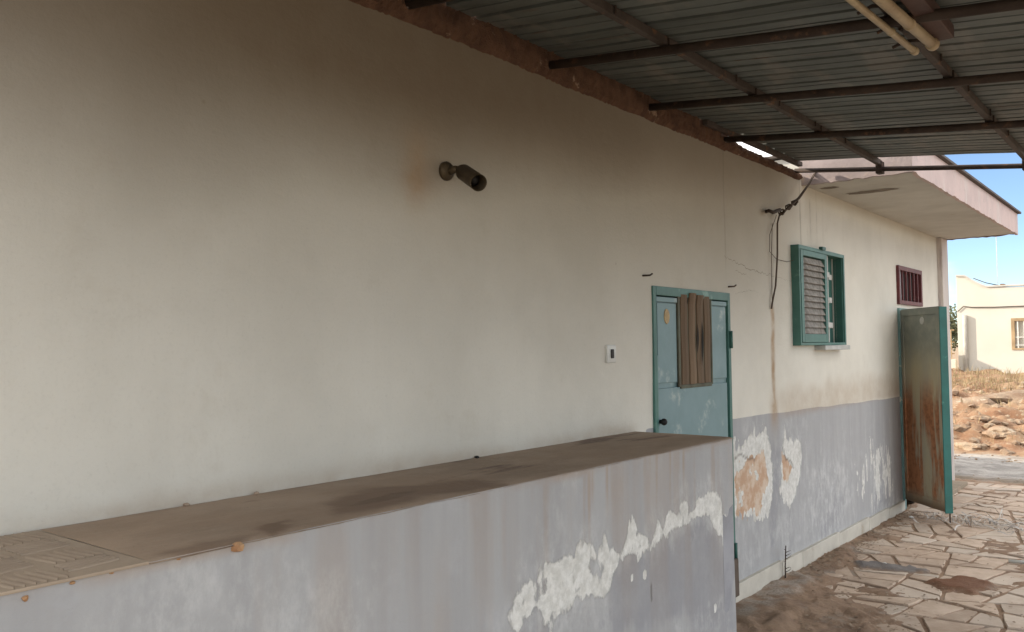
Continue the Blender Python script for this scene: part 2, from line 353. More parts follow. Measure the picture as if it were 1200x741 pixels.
def grid(name, u0, u1, v0, v1, step, fn, mat, parent, holes=(), smooth=True, attrs=None):
    nu = int(round((u1-u0)/step))+1; nv = int(round((v1-v0)/step))+1
    us = np.linspace(u0, u1, nu); vs = np.linspace(v0, v1, nv); U, V = np.meshgrid(us, vs, indexing='ij')
    P = fn(U, V); co = np.stack(P, -1).reshape(-1, 3)
    i = np.arange(nu-1)[:, None]; j = np.arange(nv-1)[None, :]
    q = np.stack([i*nv+j, (i+1)*nv+j, (i+1)*nv+j+1, i*nv+j+1], -1).reshape(-1, 4)
    uc = ((us[:-1]+us[1:])/2)[:, None]+0*j; vc = ((vs[:-1]+vs[1:])/2)[None, :]+0*i
    keep = np.ones(uc.shape, bool)
    for a, b, c, d in holes: keep &= ~((uc > a) & (uc < b) & (vc > c) & (vc < d))
    q = q[keep.reshape(-1)]
    me = bpy.data.meshes.new(name); me.vertices.add(len(co)); me.vertices.foreach_set('co', co.astype(np.float32).ravel())
    me.loops.add(q.size); me.loops.foreach_set('vertex_index', q.ravel().astype(np.int32))
    me.polygons.add(len(q)); me.polygons.foreach_set('loop_start', np.arange(0, q.size, 4, dtype=np.int32))
    me.polygons.foreach_set('loop_total', np.full(len(q), 4, np.int32)); me.polygons.foreach_set('use_smooth', np.full(len(q), smooth))
    me.update(calc_edges=True); me.validate()
    if attrs:
        for nm, chans in attrs(U, V).items():
            a = me.color_attributes.new(nm, 'FLOAT_COLOR', 'POINT')
            arr = np.stack([np.clip(c+0*U, 0, 1) for c in chans], -1).reshape(-1).astype(np.float32); a.data.foreach_set('color', arr)
    me.materials.append(mat); o = bpy.data.objects.new(name, me); C.objects.link(o)
    if parent: o.parent = parent
    return o

# ================================================================ BUILDING
B = empty('rendered_building', (0, 0, 0), 'long single storey building with stained cream plaster over a peeling grey dado', 'building')
DOOR = (4.11, 5.10, 0, 1.98); WIN = (6.24, 7.20, 1.65, 2.37); TRN = (9.08, 10.02, 2.04, 2.43); DOOR2 = (9.10, 10.02, 0, 2.0)
def wall_attr(U, V):
    n1 = fbm(U, V, 1.3, 5, 11); n2 = fbm(U, V, 5, 5, 21); st = fbm(U*14, V*.8, 1, 4, 31)
    # smoke film with roof shade painted in, thinning out downwards and sideways
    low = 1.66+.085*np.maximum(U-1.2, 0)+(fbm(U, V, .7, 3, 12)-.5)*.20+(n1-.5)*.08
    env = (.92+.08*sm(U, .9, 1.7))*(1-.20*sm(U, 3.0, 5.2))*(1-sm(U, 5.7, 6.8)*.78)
    soot_shade = sm(V, low, low+1.0)*env*.92
    soot_shade = np.maximum(soot_shade, (sm(V+(n1-.5)*.2, 1.25, 2.6)*.50-.12*sm(U, 0, 1)*0)*(1-sm(U, 5.6, 6.7)*.8))
    soot_shade = np.maximum(soot_shade, sm(st*.6+n2*.4, .5, .68)*sm(V, 2.2, 2.9)*.55*sm(U, 3.5, 4.5)*(1-sm(U, 6.7, 7.3)*.8))
    soot_shade = np.maximum(soot_shade, sm(st, .5, .75)*sm(V, 1.9, 2.6)*.13)
    soot_shade = np.maximum(soot_shade, .35*sm(V, 2.7, 2.88)*sm(U, 6.4, 6.6))
    yb, zb = onwall(487, 207)
    rust = .62*np.exp(-((U-yb)/.055)**2-((V-zb)/.10)**2)+.30*np.exp(-((U-yb-.04)/.12)**2-((V-zb-.05)/.16)**2)
    c = onwall(905, 362); c2 = onwall(908, 485)
    rust = np.maximum(rust, .95*sm(line_d(U+(n2-.5)*.05, V, [c, c2]), .05, .008)*sm(n2, .2, .5))
    rust = np.maximum(rust, .9*np.exp(-((U-c2[0])/.07)**2-((V-c2[1]-.03)/.12)**2))
    rust = np.maximum(rust, .42*sm(V, 1.10, 1.16)*(1-sm(V+.12*(n2-.5), 1.24, 1.42))*sm(U, 5.6, 6.2))    # tan bloom above the dado
    rust = np.maximum(rust, .5*np.exp(-((V-1.21)/(.015+.05*n2))**2)*(1-sm(U, 3.8, 4.0))*sm(n1, .3, .6))
    paint = sm(U, 4.0, 4.06)*sm(V, 0, .012)*sm(1.185-.0185*(U-5.1)+.006*(n2-.5)-V, -.006, .006)
    peel = patch(U, V, [(859, 520), (872, 516), (888, 506), (896, 500), (903, 524), (906, 545), (903, 600), (896, 606), (878, 606), (859, 600)], 0, warp=.07)
    peel = np.maximum(peel, patch(U, V, [(920, 498), (924, 515), (938, 516), (941, 535), (936, 566), (930, 594), (920, 592), (914, 575), (916, 540)], 0, warp=.06, seed=5))
    peel = np.maximum(peel, .9*patch(U, V, [(1012, 538), (1030, 530), (1042, 536), (1048, 560), (1046, 582), (1030, 590), (1008, 584), (1002, 560)], 0, warp=.2, seed=8, ws=6)*sm(fbm(U*22, V*4, 1, 4, 77), .44, .56))
    pink = patch(U, V, [(861, 540), (880, 536), (896, 534), (899, 560), (897, 590), (893, 602), (862, 604)], 0, soft=.03, warp=.07, seed=13)*sm(n2+.25*fbm(U, V, 24, 3, 4), .42, .56)
    pink = np.maximum(pink, patch(U, V, [(916, 527), (924, 540), (929, 548), (922, 566), (918, 560)], 0, warp=.03, seed=15))
    crack = np.zeros_like(U)
    for pts in ([(861, 538), (868, 534), (876, 536), (884, 538)], [(918, 527), (921, 536), (928, 545), (930, 550)]):
        crack = np.maximum(crack, sm(line_d(U+(n2-.5)*.06, V+(fbm(U, V, 9, 3, 6)-.5)*.05, [onwall(*p) for p in pts]), .011, .003))
    crack = np.maximum(crack*.6, .4*sm(np.abs(U-6.43-.02*(n1-.5)), .012, .003)*sm(V, 1.9, 2.3))
    crack = np.maximum(crack, .22*sm(np.abs(U-5.07-.02*(n1-.5)), .012, .003)*sm(V, 2.02, 2.3))
    haze = .8*sm(n1, .42, .62)*sm(.85-V, 0, .3)*sm(U, 5.4, 6.4)+.35*sm(st, .5, .62)*sm(V, .3, .9)*(1-sm(V, .9, 1.1))
    haze = np.maximum(haze, .6*patch(U, V, [(856, 500), (895, 490), (945, 490), (950, 600), (930, 660), (860, 660)], 0, soft=.14, warp=.2, seed=47)*sm(n2, .3, .6))
    haze = np.maximum(haze, .75*patch(U, V, [(942, 560), (975, 548), (1000, 556), (1000, 600), (970, 612), (942, 640)], 0, soft=.15, warp=.2, seed=41))
    damp = .35*sm(n1, .5, .7)*sm(.55-V, 0, .3)+.45*patch(U, V, [(902, 520), (914, 530), (913, 590), (906, 640), (902, 640)], 0, soft=.03, seed=44)
    return {'m1': (soot_shade, rust, peel, pink), 'm2': (paint, crack, haze, damp)}
def wall_fn(U, V):
    a = wall_attr(U, V) if False else None
    return ((fbm(U, V, 1.1, 3, 2)-.5)*.012+(fbm(U, V, 6, 3, 8)-.5)*.004, U, V)
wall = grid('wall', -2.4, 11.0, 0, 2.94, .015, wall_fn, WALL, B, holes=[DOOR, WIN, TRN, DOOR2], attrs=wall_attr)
def crack_line(pts, w0, seed):
    rr = random.Random(seed); P = [Vector(onwall(*p)) for p in pts]; Q = []
    for a, b in zip(P, P[1:]):
        n = max(2, int((b-a).length/.018))
        for k in range(n): Q.append(a.lerp(b, k/n)+Vector((rr.uniform(-.004, .004), rr.uniform(-.009, .009))))
    Q.append(P[-1]); bm = bmesh.new(); prev = None
    for i, q in enumerate(Q):
        t = i/(len(Q)-1); hw = w0*(.25+math.sin(math.pi*min(1, t*1.2+.1))*.75)*rr.uniform(.5, 1.2)
        x = float(wall_fn(np.array([q.x]), np.array([q.y]))[0][0])+.0012
        row = [bm.verts.new((x, q.x, q.y-hw)), bm.verts.new((x, q.x, q.y+hw))]
        if prev: bm.faces.new((prev[0], row[0], row[1], prev[1]))
        prev = row
    obj('hairline_crack', bm, CRACKM, B)
CRACKM = simple('dusty crack', (.15, .13, .105), None, 20, .95, 0, 0)
crack_line([(848, 300), (880, 317), (905, 323), (934, 332)], .0017, 3)
crack_line([(861, 318), (874, 322), (884, 330)], .0010, 5); crack_line([(861, 345), (880, 340), (896, 347)], .0008, 6)
# the rest of the shell: solid body behind the plaster, roof and end walls
def shell():
    bm = bmesh.new(); X0, X1, Y0, Y1 = -7.5, -.012, -2.4, 11.0
    bx(bm, X0, X0+.2, Y0, Y1, 0, 2.86); bx(bm, X0+.2, -.02, Y0, Y0+.2, 0, 2.86); bx(bm, X0+.2, -.02, Y1-.2, Y1-.002, 0, 2.86)
    segs = [(Y0+.2, DOOR[0], 0, 2.86), (DOOR[0], DOOR[1], DOOR[3], 2.86), (DOOR[1], WIN[0], 0, 2.86), (WIN[0], WIN[1], 0, WIN[2]), (WIN[0], WIN[1], WIN[3], 2.86),
            (WIN[1], TRN[0], 0, 2.86), (TRN[0], TRN[1], 2.0, TRN[2]), (TRN[0], TRN[1], TRN[3], 2.86), (TRN[1], Y1-.2, 0, 2.86)]
    for a, b, c, d in segs: bx(bm, -.2, -.02, a, b, c, d)
    bx(bm, X0, -.02, Y0, Y1, 2.862, 2.94)
    return obj('masonry_shell', bm, SLAB, B)
shell()
# crumbled masonry band showing at the top of the wall, lifting clear of the roof at the far end
def band():
    bm = bmesh.new(); N = 560; prof = 8; rows = []; r = np.random.RandomState(5)
    for i in range(N+1):
        y = -2.4+i*(6.42+2.4)/N; f1 = fbm(np.array([y]), np.array([0.]), 3, 5, 3)[0]; f2 = fbm(np.array([y]), np.array([5.]), 9, 4, 6)[0]
        top = 3.02 if y < 5.0 else 3.02-.05*min(1, (y-5.0)/.35)-.012*max(0, y-5.3)
        if y < 5: top = 3.09+.01*f1
        bot = 2.884+.012*(f1-.5)+.014*(f2-.5)
        if y > 5.1: bot += .012
        row = []
        for k in range(prof):
            t = k/(prof-1); z = bot+(top-bot)*t
            x = .022*math.sin(math.pi*min(1, t*1.15+.08))**.6+(r.rand()-.5)*.014+.012*(f2-.5)
            if k == 0: x = -.01
            row.append(bm.verts.new((x, y, z)))
        row.append(bm.verts.new((-.15, y, top-.004))); rows.append(row)
    for a, b in zip(rows, rows[1:]):
        for k in range(len(a)-1): bm.faces.new((a[k], b[k], b[k+1], a[k+1]))
    return obj('masonry_band', bm, BRICK, B)
tag(band(), 'rough reddish brown masonry strip along the wall head')
# roof overhang slab over the far half
def overhang():
    s = bmesh.new(); Y0, Y1, X1 = 6.47, 11.15, .79
    def strip(bm, pts, x0, x1, nY, jag):
        pass
    bx(s, -.6, X1-.02, Y0+.02, Y1-.02, 2.872, 3.09)
    so_ = obj('roof_slab', s, SLAB, B)
    # fascia skins with chipped lower edge
    r = np.random.RandomState(8); bm = bmesh.new(); n = 90
    def ribbon(fn, n, nrm):
        prev = None
        for i in range(n+1):
            t = i/n; p = fn(t); j = (r.rand()-.5)*.010+.02*max(0, math.sin(i*.9)*math.sin(i*.37+1)-.55)
            ins = Vector(nrm)*-.03
            vs = [bm.verts.new(Vector((p[0], p[1], 2.862+j))+ins), bm.verts.new((p[0], p[1], 2.862+j)), bm.verts.new((p[0], p[1], 3.098)), bm.verts.new(Vector((p[0], p[1], 3.098))+ins)]
            if prev:
                for k in range(3): bm.faces.new((prev[k], vs[k], vs[k+1], prev[k+1]))
            prev = vs
    ribbon(lambda t: (X1, Y0+t*(Y1-Y0)), n, (1, 0, 0))
    ribbon(lambda t: (X1-t*(X1+.3), Y1), 24, (0, 1, 0))
    obj('fascia', bm, FASCIA, so_)
    bm = bmesh.new(); ribbon(lambda t: (-.02+t*(X1+.02), Y0), 24, (0, -1, 0)); tag(obj('fascia', bm, simple('dark mauve stained plaster', (.34, .28, .265), (.24, .20, .19), 3, .9, 0, .5, .008, spot=(.42, .33, .25), spots=(.52, .68), spotscale=4), so_), 'dark stained mauve end face')  # this end gets a darker, blotched mauve than the other faces
    c = bmesh.new(); bx(c, -.6, X1+.035, Y0-.03, Y1+.035, 3.1, 3.122, .004); obj('coping', c, STEEL2, so_)
    # flaked patches on the soffit
    for cx_, cy, rx, ry in ((.33, 7.15, .20, .07), (.12, 6.75, .07, .05)):
        bm = bmesh.new(); k = 26; rr = np.random.RandomState(3)
        vs = [bm.verts.new((cx_+rx*math.cos(a)*(1+.35*(rr.rand()-.5)), cy+ry*math.sin(a)*(1+.5*(rr.rand()-.5)), 2.8695)) for a in [2*math.pi*i/k for i in range(k)]]
        bm.faces.new(vs[::-1]); obj('flaked_patch', bm, simple('bare flaked plaster', (.24, .2, .16), None, 12, .95, 0, .6), so_)
overhang()
box('corner_pier', (-.05, .055, 10.86, 11.16, .0, 2.868), PIERM, B, .006)
# rain stained skirting slabs
ys = [5.05, 5.83, 6.22, 7.05, 7.86, 8.5, 9.06]
for a, b in zip(ys, ys[1:]):
    o = box('skirting_slab', (-.01, .028+rng.uniform(-.002, .002), a+.003, b-.003, -.02, .155-.017*(a-5.1)+rng.uniform(-.003, .003)), SKIRT, B, .004)
box('skirting_slab', (-.01, .028, 10.06, 10.855, -.02, .08), SKIRT, B, .004)

# --- closed teal door
def teal_door():
    y0, y1, z0, z1 = DOOR; f = bmesh.new()
    bx(f, -.06, .012, y0, y0+.035, z0, z1, .003); bx(f, -.06, .012, y1-.035, y1, z0, z1, .003); bx(f, -.06, .0125, y0+.035, y1-.035, z1-.05, z1, .003)
    d = obj('door', f, TEALF, B); tag(d, 'teal steel door shut, brown strips over its light')
    L = .004
    bm = bmesh.new(); bx(bm, -.03, L-.012, y0+.04, y1-.04, 0, z1-.055, .002)
    leaf = obj('leaf', bm, TEAL, d)
    def pan(nm, a, b, c, e, x=L, m=TEAL): return box(nm, (L-.013, x, a, b, c, e), m, d, .003)
    pan('lower_panel', y0+.055, y1-.055, .04, 1.415)
    pan('left_panel', y0+.055, 4.385, 1.445, z1-.09)
    pan('right_panel', 4.83, y1-.055, 1.445, z1-.09)
    pan('top_rail', y0+.045, y1-.045, z1-.085, z1-.058, L+.003)
    tag(pan('worn_stile', y0+.042, y0+.054, .9, 1.6, L+.002, TEALW), 'stile with paint worn to pale filler')
    # brown strips
    ww = (4.815-4.42)/4
    f2 = bmesh.new(); bx(f2, L-.004, L+.008, 4.395, 4.417, 1.415, 1.95, .002); bx(f2, L-.004, L+.0075, 4.818, 4.832, 1.415, 1.95, .002); bx(f2, L-.004, L+.007, 4.417, 4.818, 1.405, 1.425, .002); bx(f2, L-.004, L+.003, 4.417, 4.818, 1.425, 1.94, .001)
    obj('vent_frame', f2, simple('brown green metal', (.12, .13, .09), (.08, .07, .045), 8, .7), d)
    for i in range(4):
        a = 4.42+i*ww; rr = random.Random(i); bm = bmesh.new(); n = 8; prev = None; zt_ = 1.945+(.0, .012, .004, .0)[i]
        for k in range(n+1):
            z = 1.428+(zt_-1.428)*k/n; b0 = a+.007+.002*math.sin(k+i); b1 = a+ww-.007+.002*math.sin(k*1.3+i); o_ = L+.001+(.010 if k == n and i in (1, 2) else 0)+.002*math.sin(k*.9+i)
            row = [bm.verts.new(p) for p in ((o_, b0, z), (o_+.008, b0+.004, z), (o_+.013, (b0+b1)/2, z), (o_+.008, b1-.004, z), (o_, b1, z))]
            if prev:
                for q in range(4): bm.faces.new((prev[q], row[q], row[q+1], prev[q+1]))
            else: bm.faces.new(row[::-1])
            prev = row
        bm.faces.new(prev); obj('cladding_strip', bm, BROWN, d)
    for yy, a, b in ((4.605, 1.60, 1.78), (4.665, 1.53, 1.80)):
        bm = bmesh.new(); vs = [bm.verts.new((L+.0185, yy+.012*math.sin(2.2*t)+dx*math.sin(math.pi*t), a+(b-a)*t)) for dx, ts in ((.012, [i/7 for i in range(8)]), (-.008, [i/7 for i in range(6, 0, -1)])) for t in ts]
        bm.faces.new(vs); obj('split', bm, BLACK, d)
    # cream spot, knob, hinge
    bm = bmesh.new(); bmesh.ops.create_cone(bm, cap_ends=True, segments=20, radius1=.032, radius2=.030, depth=.004, matrix=Matrix.Translation((L+.003, 4.27, 1.815)) @ Matrix.Rotation(R(90), 4, 'Y') @ Matrix.Diagonal((1.35, .95, 1, 1)))
    tag(obj('cover_plate', bm, simple('ochre plate', (.52, .38, .20), None, 20, .7), d), 'small oval ochre plate')
    bm = bmesh.new(); bmesh.ops.create_uvsphere(bm, u_segments=14, v_segments=10, radius=.019, matrix=Matrix.Translation((L+.024, 4.175, 1.235)))
    tube(bm, [(L, 4.175, 1.235), (L+.02, 4.175, 1.235)], .011, 10); obj('knob', bm, DARKP, d, True)
    tub('hinge', [(.02, 5.085, 1.63), (.02, 5.085, 1.74)], .011, TEALD, d)
    tub('hinge', [(.02, 5.085, .30), (.02, 5.085, .41)], .011, TEALD, d)
    box('back_gap', (-.055, -.04, y0+.036, y1-.036, 0, z1-.051), BLACK, d, 0)
teal_door()

# --- green shuttered window
def green_window():
    y0, y1, z0, z1 = 6.20, 7.25, 1.64, 2.385; X = .062; f = bmesh.new()
    bx(f, -.08, X, y0, y0+.022, z0, z1, .003); bx(f, -.08, X, y1-.03, y1, z0, z1, .003)
    bx(f, -.08, X, y0+.022, y1-.03, z1-.03, z1, .003); bx(f, -.08, X, y0+.022, y1-.03, z0, z0+.02, .003)
    w_ = obj('window', f, TEALF, B); tag(w_, 'green framed window, louvred shutter on its left half')
    s = bmesh.new(); a, b = y0+.026, 6.80; x0, x1 = X-.028, X+.004
    bx(s, x0, x1, a, a+.055, z0+.023, z1-.033, .003); bx(s, x0, x1, b-.05, b, z0+.023, z1-.033, .003)
    bx(s, x0, x1, a+.055, b-.05, z1-.075, z1-.033, .003); bx(s, x0, x1, a+.055, b-.05, z0+.023, z0+.085, .003)
    obj('shutter_frame', s, TEALF, w_)
    n = 12; zz0, zz1 = z0+.09, z1-.08
    proto = None
    for i in range(n):
        z = zz0+(i+.5)*(zz1-zz0)/n
        if proto is None:
            bm = bmesh.new(); bx(bm, -.028, .028, a+.056, b-.051, -.004, .004, .0015, Matrix.Rotation(R(66), 4, 'Y')); proto = obj('slat', bm, SLATM, w_); o = proto
        else: o = proto.copy(); C.objects.link(o)
        o.location = (X-.014, 0, z); o.rotation_euler = (rng.uniform(-.0006, .0006), rng.uniform(-.05, .05), 0)
    g = 6.83
    box('mullion', (-.05, X-.012, 6.803, 6.825, z0+.021, z1-.031), TEALF, w_, .002)
    for yy, xx in ((6.90, .03), (7.02, -.01)): box('bar', (xx-.008, xx+.008, yy-.009, yy+.009, z0+.021, z1-.031), SILLM, w_, .002)
    for yy, zc, xx in ((6.885, 2.20, .042), (7.03, 2.19, .012), (6.945, 2.0, .036), (6.885, 1.80, .042), (7.03, 1.80, .012)): box('strap_plate', (xx-.004, xx+.004, yy-.035, yy+.035, zc-.022, zc+.022), SILLM, w_, .003)
    box('inner_shutter', (-.045, -.03, y0+.03, y1-.035, z0, z1), TEALD, w_, 0)
    box('reveal', (-.081, X-.012, y1-.045, y1-.031, z0+.021, z1-.031), TEALD, w_, .001)
    box('sill', (-.02, .085, 6.66, 7.27, 1.602, 1.638), SILLM, w_, .005)
    box('latch', (X-.01, X+.02, 6.66, 6.74, z1-.004, z1+.02), TEALD, w_, .003)
green_window()

# --- maroon barred transom and the doorway below it
def transom():
    y0, y1, z0, z1 = TRN; f = bmesh.new()
    bx(f, -.06, .025, y0, y0+.05, z0, z1, .003); bx(f, -.06, .025, y1-.05, y1, z0, z1, .003)
    bx(f, -.06, .025, y0+.05, y1-.05, z1-.045, z1, .003); bx(f, -.06, .025, y0+.05, y1-.05, z0, z0+.04, .003)
    t = obj('transom_window', f, MAROON, B); tag(t, 'small maroon barred window above the rusty door')
    for i in range(5):
        y = y0+.17+i*.15; box('bar', (.0, .02, y-.011, y+.011, z0+.041, z1-.046), MAROON, t, .003)
    box('pane', (-.03, -.025, y0+.05, y0+.36, z0+.04, z1-.045), GLASS, t, 0)
    box('pane', (-.0505, -.0455, y0+.37, y1-.05, z0+.04, z1-.045), BLACK, t, 0)
transom()
def open_door():
    y0, y1 = DOOR2[0], DOOR2[1]; f = bmesh.new()
    bx(f, -.06, .02, y0-.02, y0+.03, 0, 2.0, .003); bx(f, -.06, .02, y1-.03, y1, 0, 2.0, .003); bx(f, -.06, .021, y0+.03, y1-.03, 1.96, 2.0, .003)
    d = obj('door', f, TEALW, B); tag(d, 'narrow steel door leaf standing open, green grey with rust streaks')
    foot = onz(1111, 614); ang = math.atan2(foot[1]-9.1, foot[0]-.03); W_ = math.hypot(foot[1]-9.1, foot[0]-.03)-.02
    Mx = Matrix.Translation((.03, 9.1, 0)) @ Matrix.Rotation(ang, 4, 'Z')   # local x along the leaf, local y to its inner side
    def lb(nm, a, b, y_0, y_1, c, e, m, bev=.003): return box(nm, (a, b, y_0, y_1, c, e), m, d, bev, Mx)
    zb, zt = .10, 1.985
    lb('leaf', .0, W_-.002, .0, .02, zb+.01, zt, RUSTDOOR)
    lb('stile', .0, .045, -.012, .0, zb, zt-.01, RUSTDOOR); lb('stile', W_-.05, W_-.002, -.012, .0, zb, zt-.01, RUSTDOOR)
    lb('top_rail', .045, W_-.05, -.0122, .0, zt-.07, zt-.01, RUSTDOOR); lb('bottom_rail', .045, W_-.05, -.0123, .0, zb, zb+.085, RUSTDOOR)
    lb('outer_edge', W_-.001, W_+.012, -.014, .058, zb-.01, zt-.005, TEALB)
    lb('hinge_strip', -.026, -.004, -.02, .0, .16, 1.80, SILLM)
    bm = bmesh.new(); tube(bm, [Mx @ Vector((W_+.004, .03, zb)), Mx @ Vector((W_+.004, .03, .004))], .006, 8); obj('drop_bolt', bm, STEEL, d)
    bm = bmesh.new(); bmesh.ops.create_cone(bm, cap_ends=True, segments=18, radius1=.036, radius2=.033, depth=.005, matrix=Mx @ Matrix.Translation((W_*.55, -.003, 1.86)) @ Matrix.Rotation(R(90), 4, 'X'))
    obj('round_plate', bm, SILLM, d)
open_door()
box('threshold', (-.1, .22, 9.9, 11.0, -.02, .045), simple('threshold slab', (.36, .29, .21), None, 6, .9), B, .006)

# ================================================================ LOADING DOCK
D = empty('loading_dock', (0, 0, 0), 'waist high loading dock, peeling grey painted front and brown cement top', 'dock')
DX, DY1, DH = .545, 3.905, 1.205
def dock_attr(U, V):
    n1 = fbm(U, V, 2.0, 5, 51); n2 = fbm(U, V, 7, 5, 61); st = fbm(U*16, V*.9, 1, 4, 71); st2 = fbm(U*7+3, V*.6, 1, 3, 75)
    A = [(594, 730), (606, 700), (612, 685), (628, 680), (632, 662), (648, 656), (672, 650), (676, 636), (690, 634), (700, 648), (709, 622), (716, 645), (728, 646), (735, 632), (737, 610), (743, 607), (748, 624),
         (765, 628), (772, 608), (778, 620), (786, 600), (797, 602), (798, 584), (806, 588), (807, 600), (816, 598), (818, 584), (836, 571), (840, 578), (845, 578), (848, 600), (856, 602), (858, 618), (849, 640), (840, 620), (828, 604), (812, 612), (790, 622), (765, 642), (748, 656), (732, 652), (722, 666), (716, 692), (704, 705), (690, 700), (674, 704), (668, 715), (652, 720), (646, 745), (640, 741), (632, 712), (618, 722), (606, 745)]
    a = patch(U, V, A, DX, soft=.03, warp=.020, seed=81, ws=16)
    ragged = .66+.34*sm(fbm(U*30, V*12, 1, 4, 83), .30, .46)
    hole = patch(U, V, [(690, 645), (700, 652), (706, 668), (700, 684), (690, 672)], DX, soft=.02, warp=.04, seed=85)
    peel = a*ragged*(1-.8*hole)
    left = sm(-U, -2.95, -2.2)
    peel = peel*(1-.35*left*sm(fbm(U, V, 12, 4, 86), .45, .6))
    for px, py, rr in ((757, 674, .012), (742, 678, .01), (839, 713, .012)):
        y, z = onwall(px, py, DX); peel = np.maximum(peel, sm(np.hypot((U-y), (V-z)*.7)+(n2-.5)*.02, rr+.006, rr-.002))
    halo = sm(poly_sd(U+(n2-.5)*.1, V+(fbm(U*30, V*5, 1, 4, 88)-.5)*.16, [onwall(q[0], q[1], DX) for q in A]), -.13, .02)
    damp = .55*patch(U, V, [(722, 668), (735, 655), (768, 645), (800, 622), (825, 608), (838, 622), (848, 645), (856, 650), (863, 741), (820, 741), (806, 716), (790, 722), (770, 735), (735, 741), (700, 741), (716, 700)], DX, soft=.03, warp=.05, seed=91)
    damp = np.maximum(damp, .25*sm(n1, .45, .65)*sm(.9-V, 0, .3))
    haze = .5*patch(U, V, [(640, 741), (668, 716), (700, 708), (716, 700), (712, 741)], DX, soft=.06, warp=.08, seed=95)+.45*sm(n1, .5, .68)
    haze = np.maximum(haze, .5*patch(U, V, [(790, 730), (806, 718), (820, 722), (832, 704), (850, 708), (858, 741), (785, 745)], DX, soft=.03, warp=.05, seed=97))
    haze = np.maximum(haze, .62*halo*(V > -1)*sm(n1+.2*n2, .35, .6))
    rust = .34*sm(st, .54, .72)*sm(V, .55, 1.18)*sm(U, 1.2, 2.4)
    for px in (690, 694, 712, 770, 786, 802):
        y = onwall(px, 560, DX)[0]; rust = np.maximum(rust, .5*sm(np.abs(U-y+(n2-.5)*.012), .016, .004)*sm(V, .78+.3*((px*7) % 10)/10, 1.16))
    rust = np.maximum(rust, .5*sm(V, 1.165+.02*(n2-.5), 1.2)*sm(n1, .35, .6)); rust = np.maximum(rust, .20*sm(st2, .52, .68)*sm(V, .3, .9))
    crack = sm(line_d(U+(n2-.5)*.01, V, [onwall(764, 686, DX), onwall(764, 703, DX)]), .007, .002)*.7
    crack = np.maximum(crack, .8*sm(line_d(U+(n2-.5)*.01, V, [onwall(852, 650, DX), onwall(853, 672, DX)]), .008, .002))
    return {'m1': (0*U, rust, peel, 0*U), 'm2': (1+0*U, crack, haze, damp)}
grid('front_wall', -2.2, DY1, -.02, DH-.003, .0095, lambda U, V: (DX+(fbm(U, V, 1.3, 3, 2)-.5)*.014+(fbm(U, V, 7, 3, 8)-.5)*.003, U, V), WALL, D, attrs=dock_attr)
box('end_wall', (.004, DX-.004, DY1-.12, DY1-.004, -.02, DH-.03), simple('plain grey render', (.34, .34, .36), None, 4, .9), D, 0)
def top_attr(U, V):
    def bl(pxs, sd, soft=.02): return sm(poly_sd(U+(fbm(U, V, 8, 4, sd)-.5)*.10, V+(fbm(U, V, 6, 4, sd+2)-.5)*.16, [onz(a, b, DH) for a, b in pxs]), -soft, soft)
    a = bl([(308, 618), (330, 611), (352, 614), (345, 622), (318, 627)], 301)
    a = np.maximum(a, bl([(385, 590), (410, 578), (450, 570), (500, 566), (560, 560), (600, 566), (560, 574), (500, 582), (440, 596), (395, 604)], 305, .04)*.8)
    a = np.maximum(a, bl([(195, 648), (230, 634), (262, 632), (300, 628), (270, 640), (230, 650)], 309, .03)*.7)
    return {'tint': (a, sm(fbm(U, V, 1.6, 4, 311), .45, .7), 0*U, 0*U)}
def top_fn(U, V):
    e = sm(U, DX-.03, DX+.004)
    return (U+.010*e*(fbm(V, U, 16, 5, 3)-.5), V, DH+.004*(fbm(U, V, 4, 4, 5)-.5)-.004*e*e-.003*e*fbm(V, U, 14, 3, 9))
grid('cement_top', .002, DX+.004, .952, DY1+.003, .008, top_fn, CEMENT, D, attrs=top_attr)
def plate():
    bm = bmesh.new(); bx(bm, .003, DX+.004, -2.2, .950, DH-.006, DH+.001, .002)
    p = obj('tread_plate', bm, TREAD, D); tag(p, 'ribbed tread plate at the near end')
    bm = bmesh.new()
    # chequer of rib groups, alternating direction
    def rib(cx_, cy, ang, L_, wdt=.0045, h=.005):
        ca, sa = math.cos(ang), math.sin(ang); pts = []
        for t, ww in ((-1, .25), (-.6, 1), (.6, 1), (1, .25)):
            pts.append((t*L_/2, ww*wdt))
        lo = []; mid = []
        for x, q in pts: lo.append(((x, q), (x, -q)))
        def W3(x, y, z): return bm.verts.new((cx_+x*ca-y*sa, cy+x*sa+y*ca, z))
        A_ = [(W3(x, q, DH+.0008), W3(x, 0, DH+.001+h), W3(x, -q, DH+.0008)) for (x, q) in pts]
        for a, b in zip(A_, A_[1:]):
            bm.faces.new((a[0], b[0], b[1], a[1])); bm.faces.new((a[1], b[1], b[2], a[2]))
    cell = .135; row = 0; y = .93-cell/2
    while y > -1.0:
        x = cell/2+.005; col = 0
        while x < DX:
            horiz = (row+col) % 2 == 0
            for k in range(6):
                o_ = (k-2.5)*.020
                if horiz: cx_, cy, an = x+.008, y+o_, R(8)
                else: cx_, cy, an = x+o_, y, R(98)
                if cx_ < DX-.05: rib(cx_, cy, an, .115)
            x += cell; col += 1
        y -= cell; row += 1
    r_ = obj('tread_ribs', bm, TREAD, p, True); r_['kind'] = 'stuff'
plate()
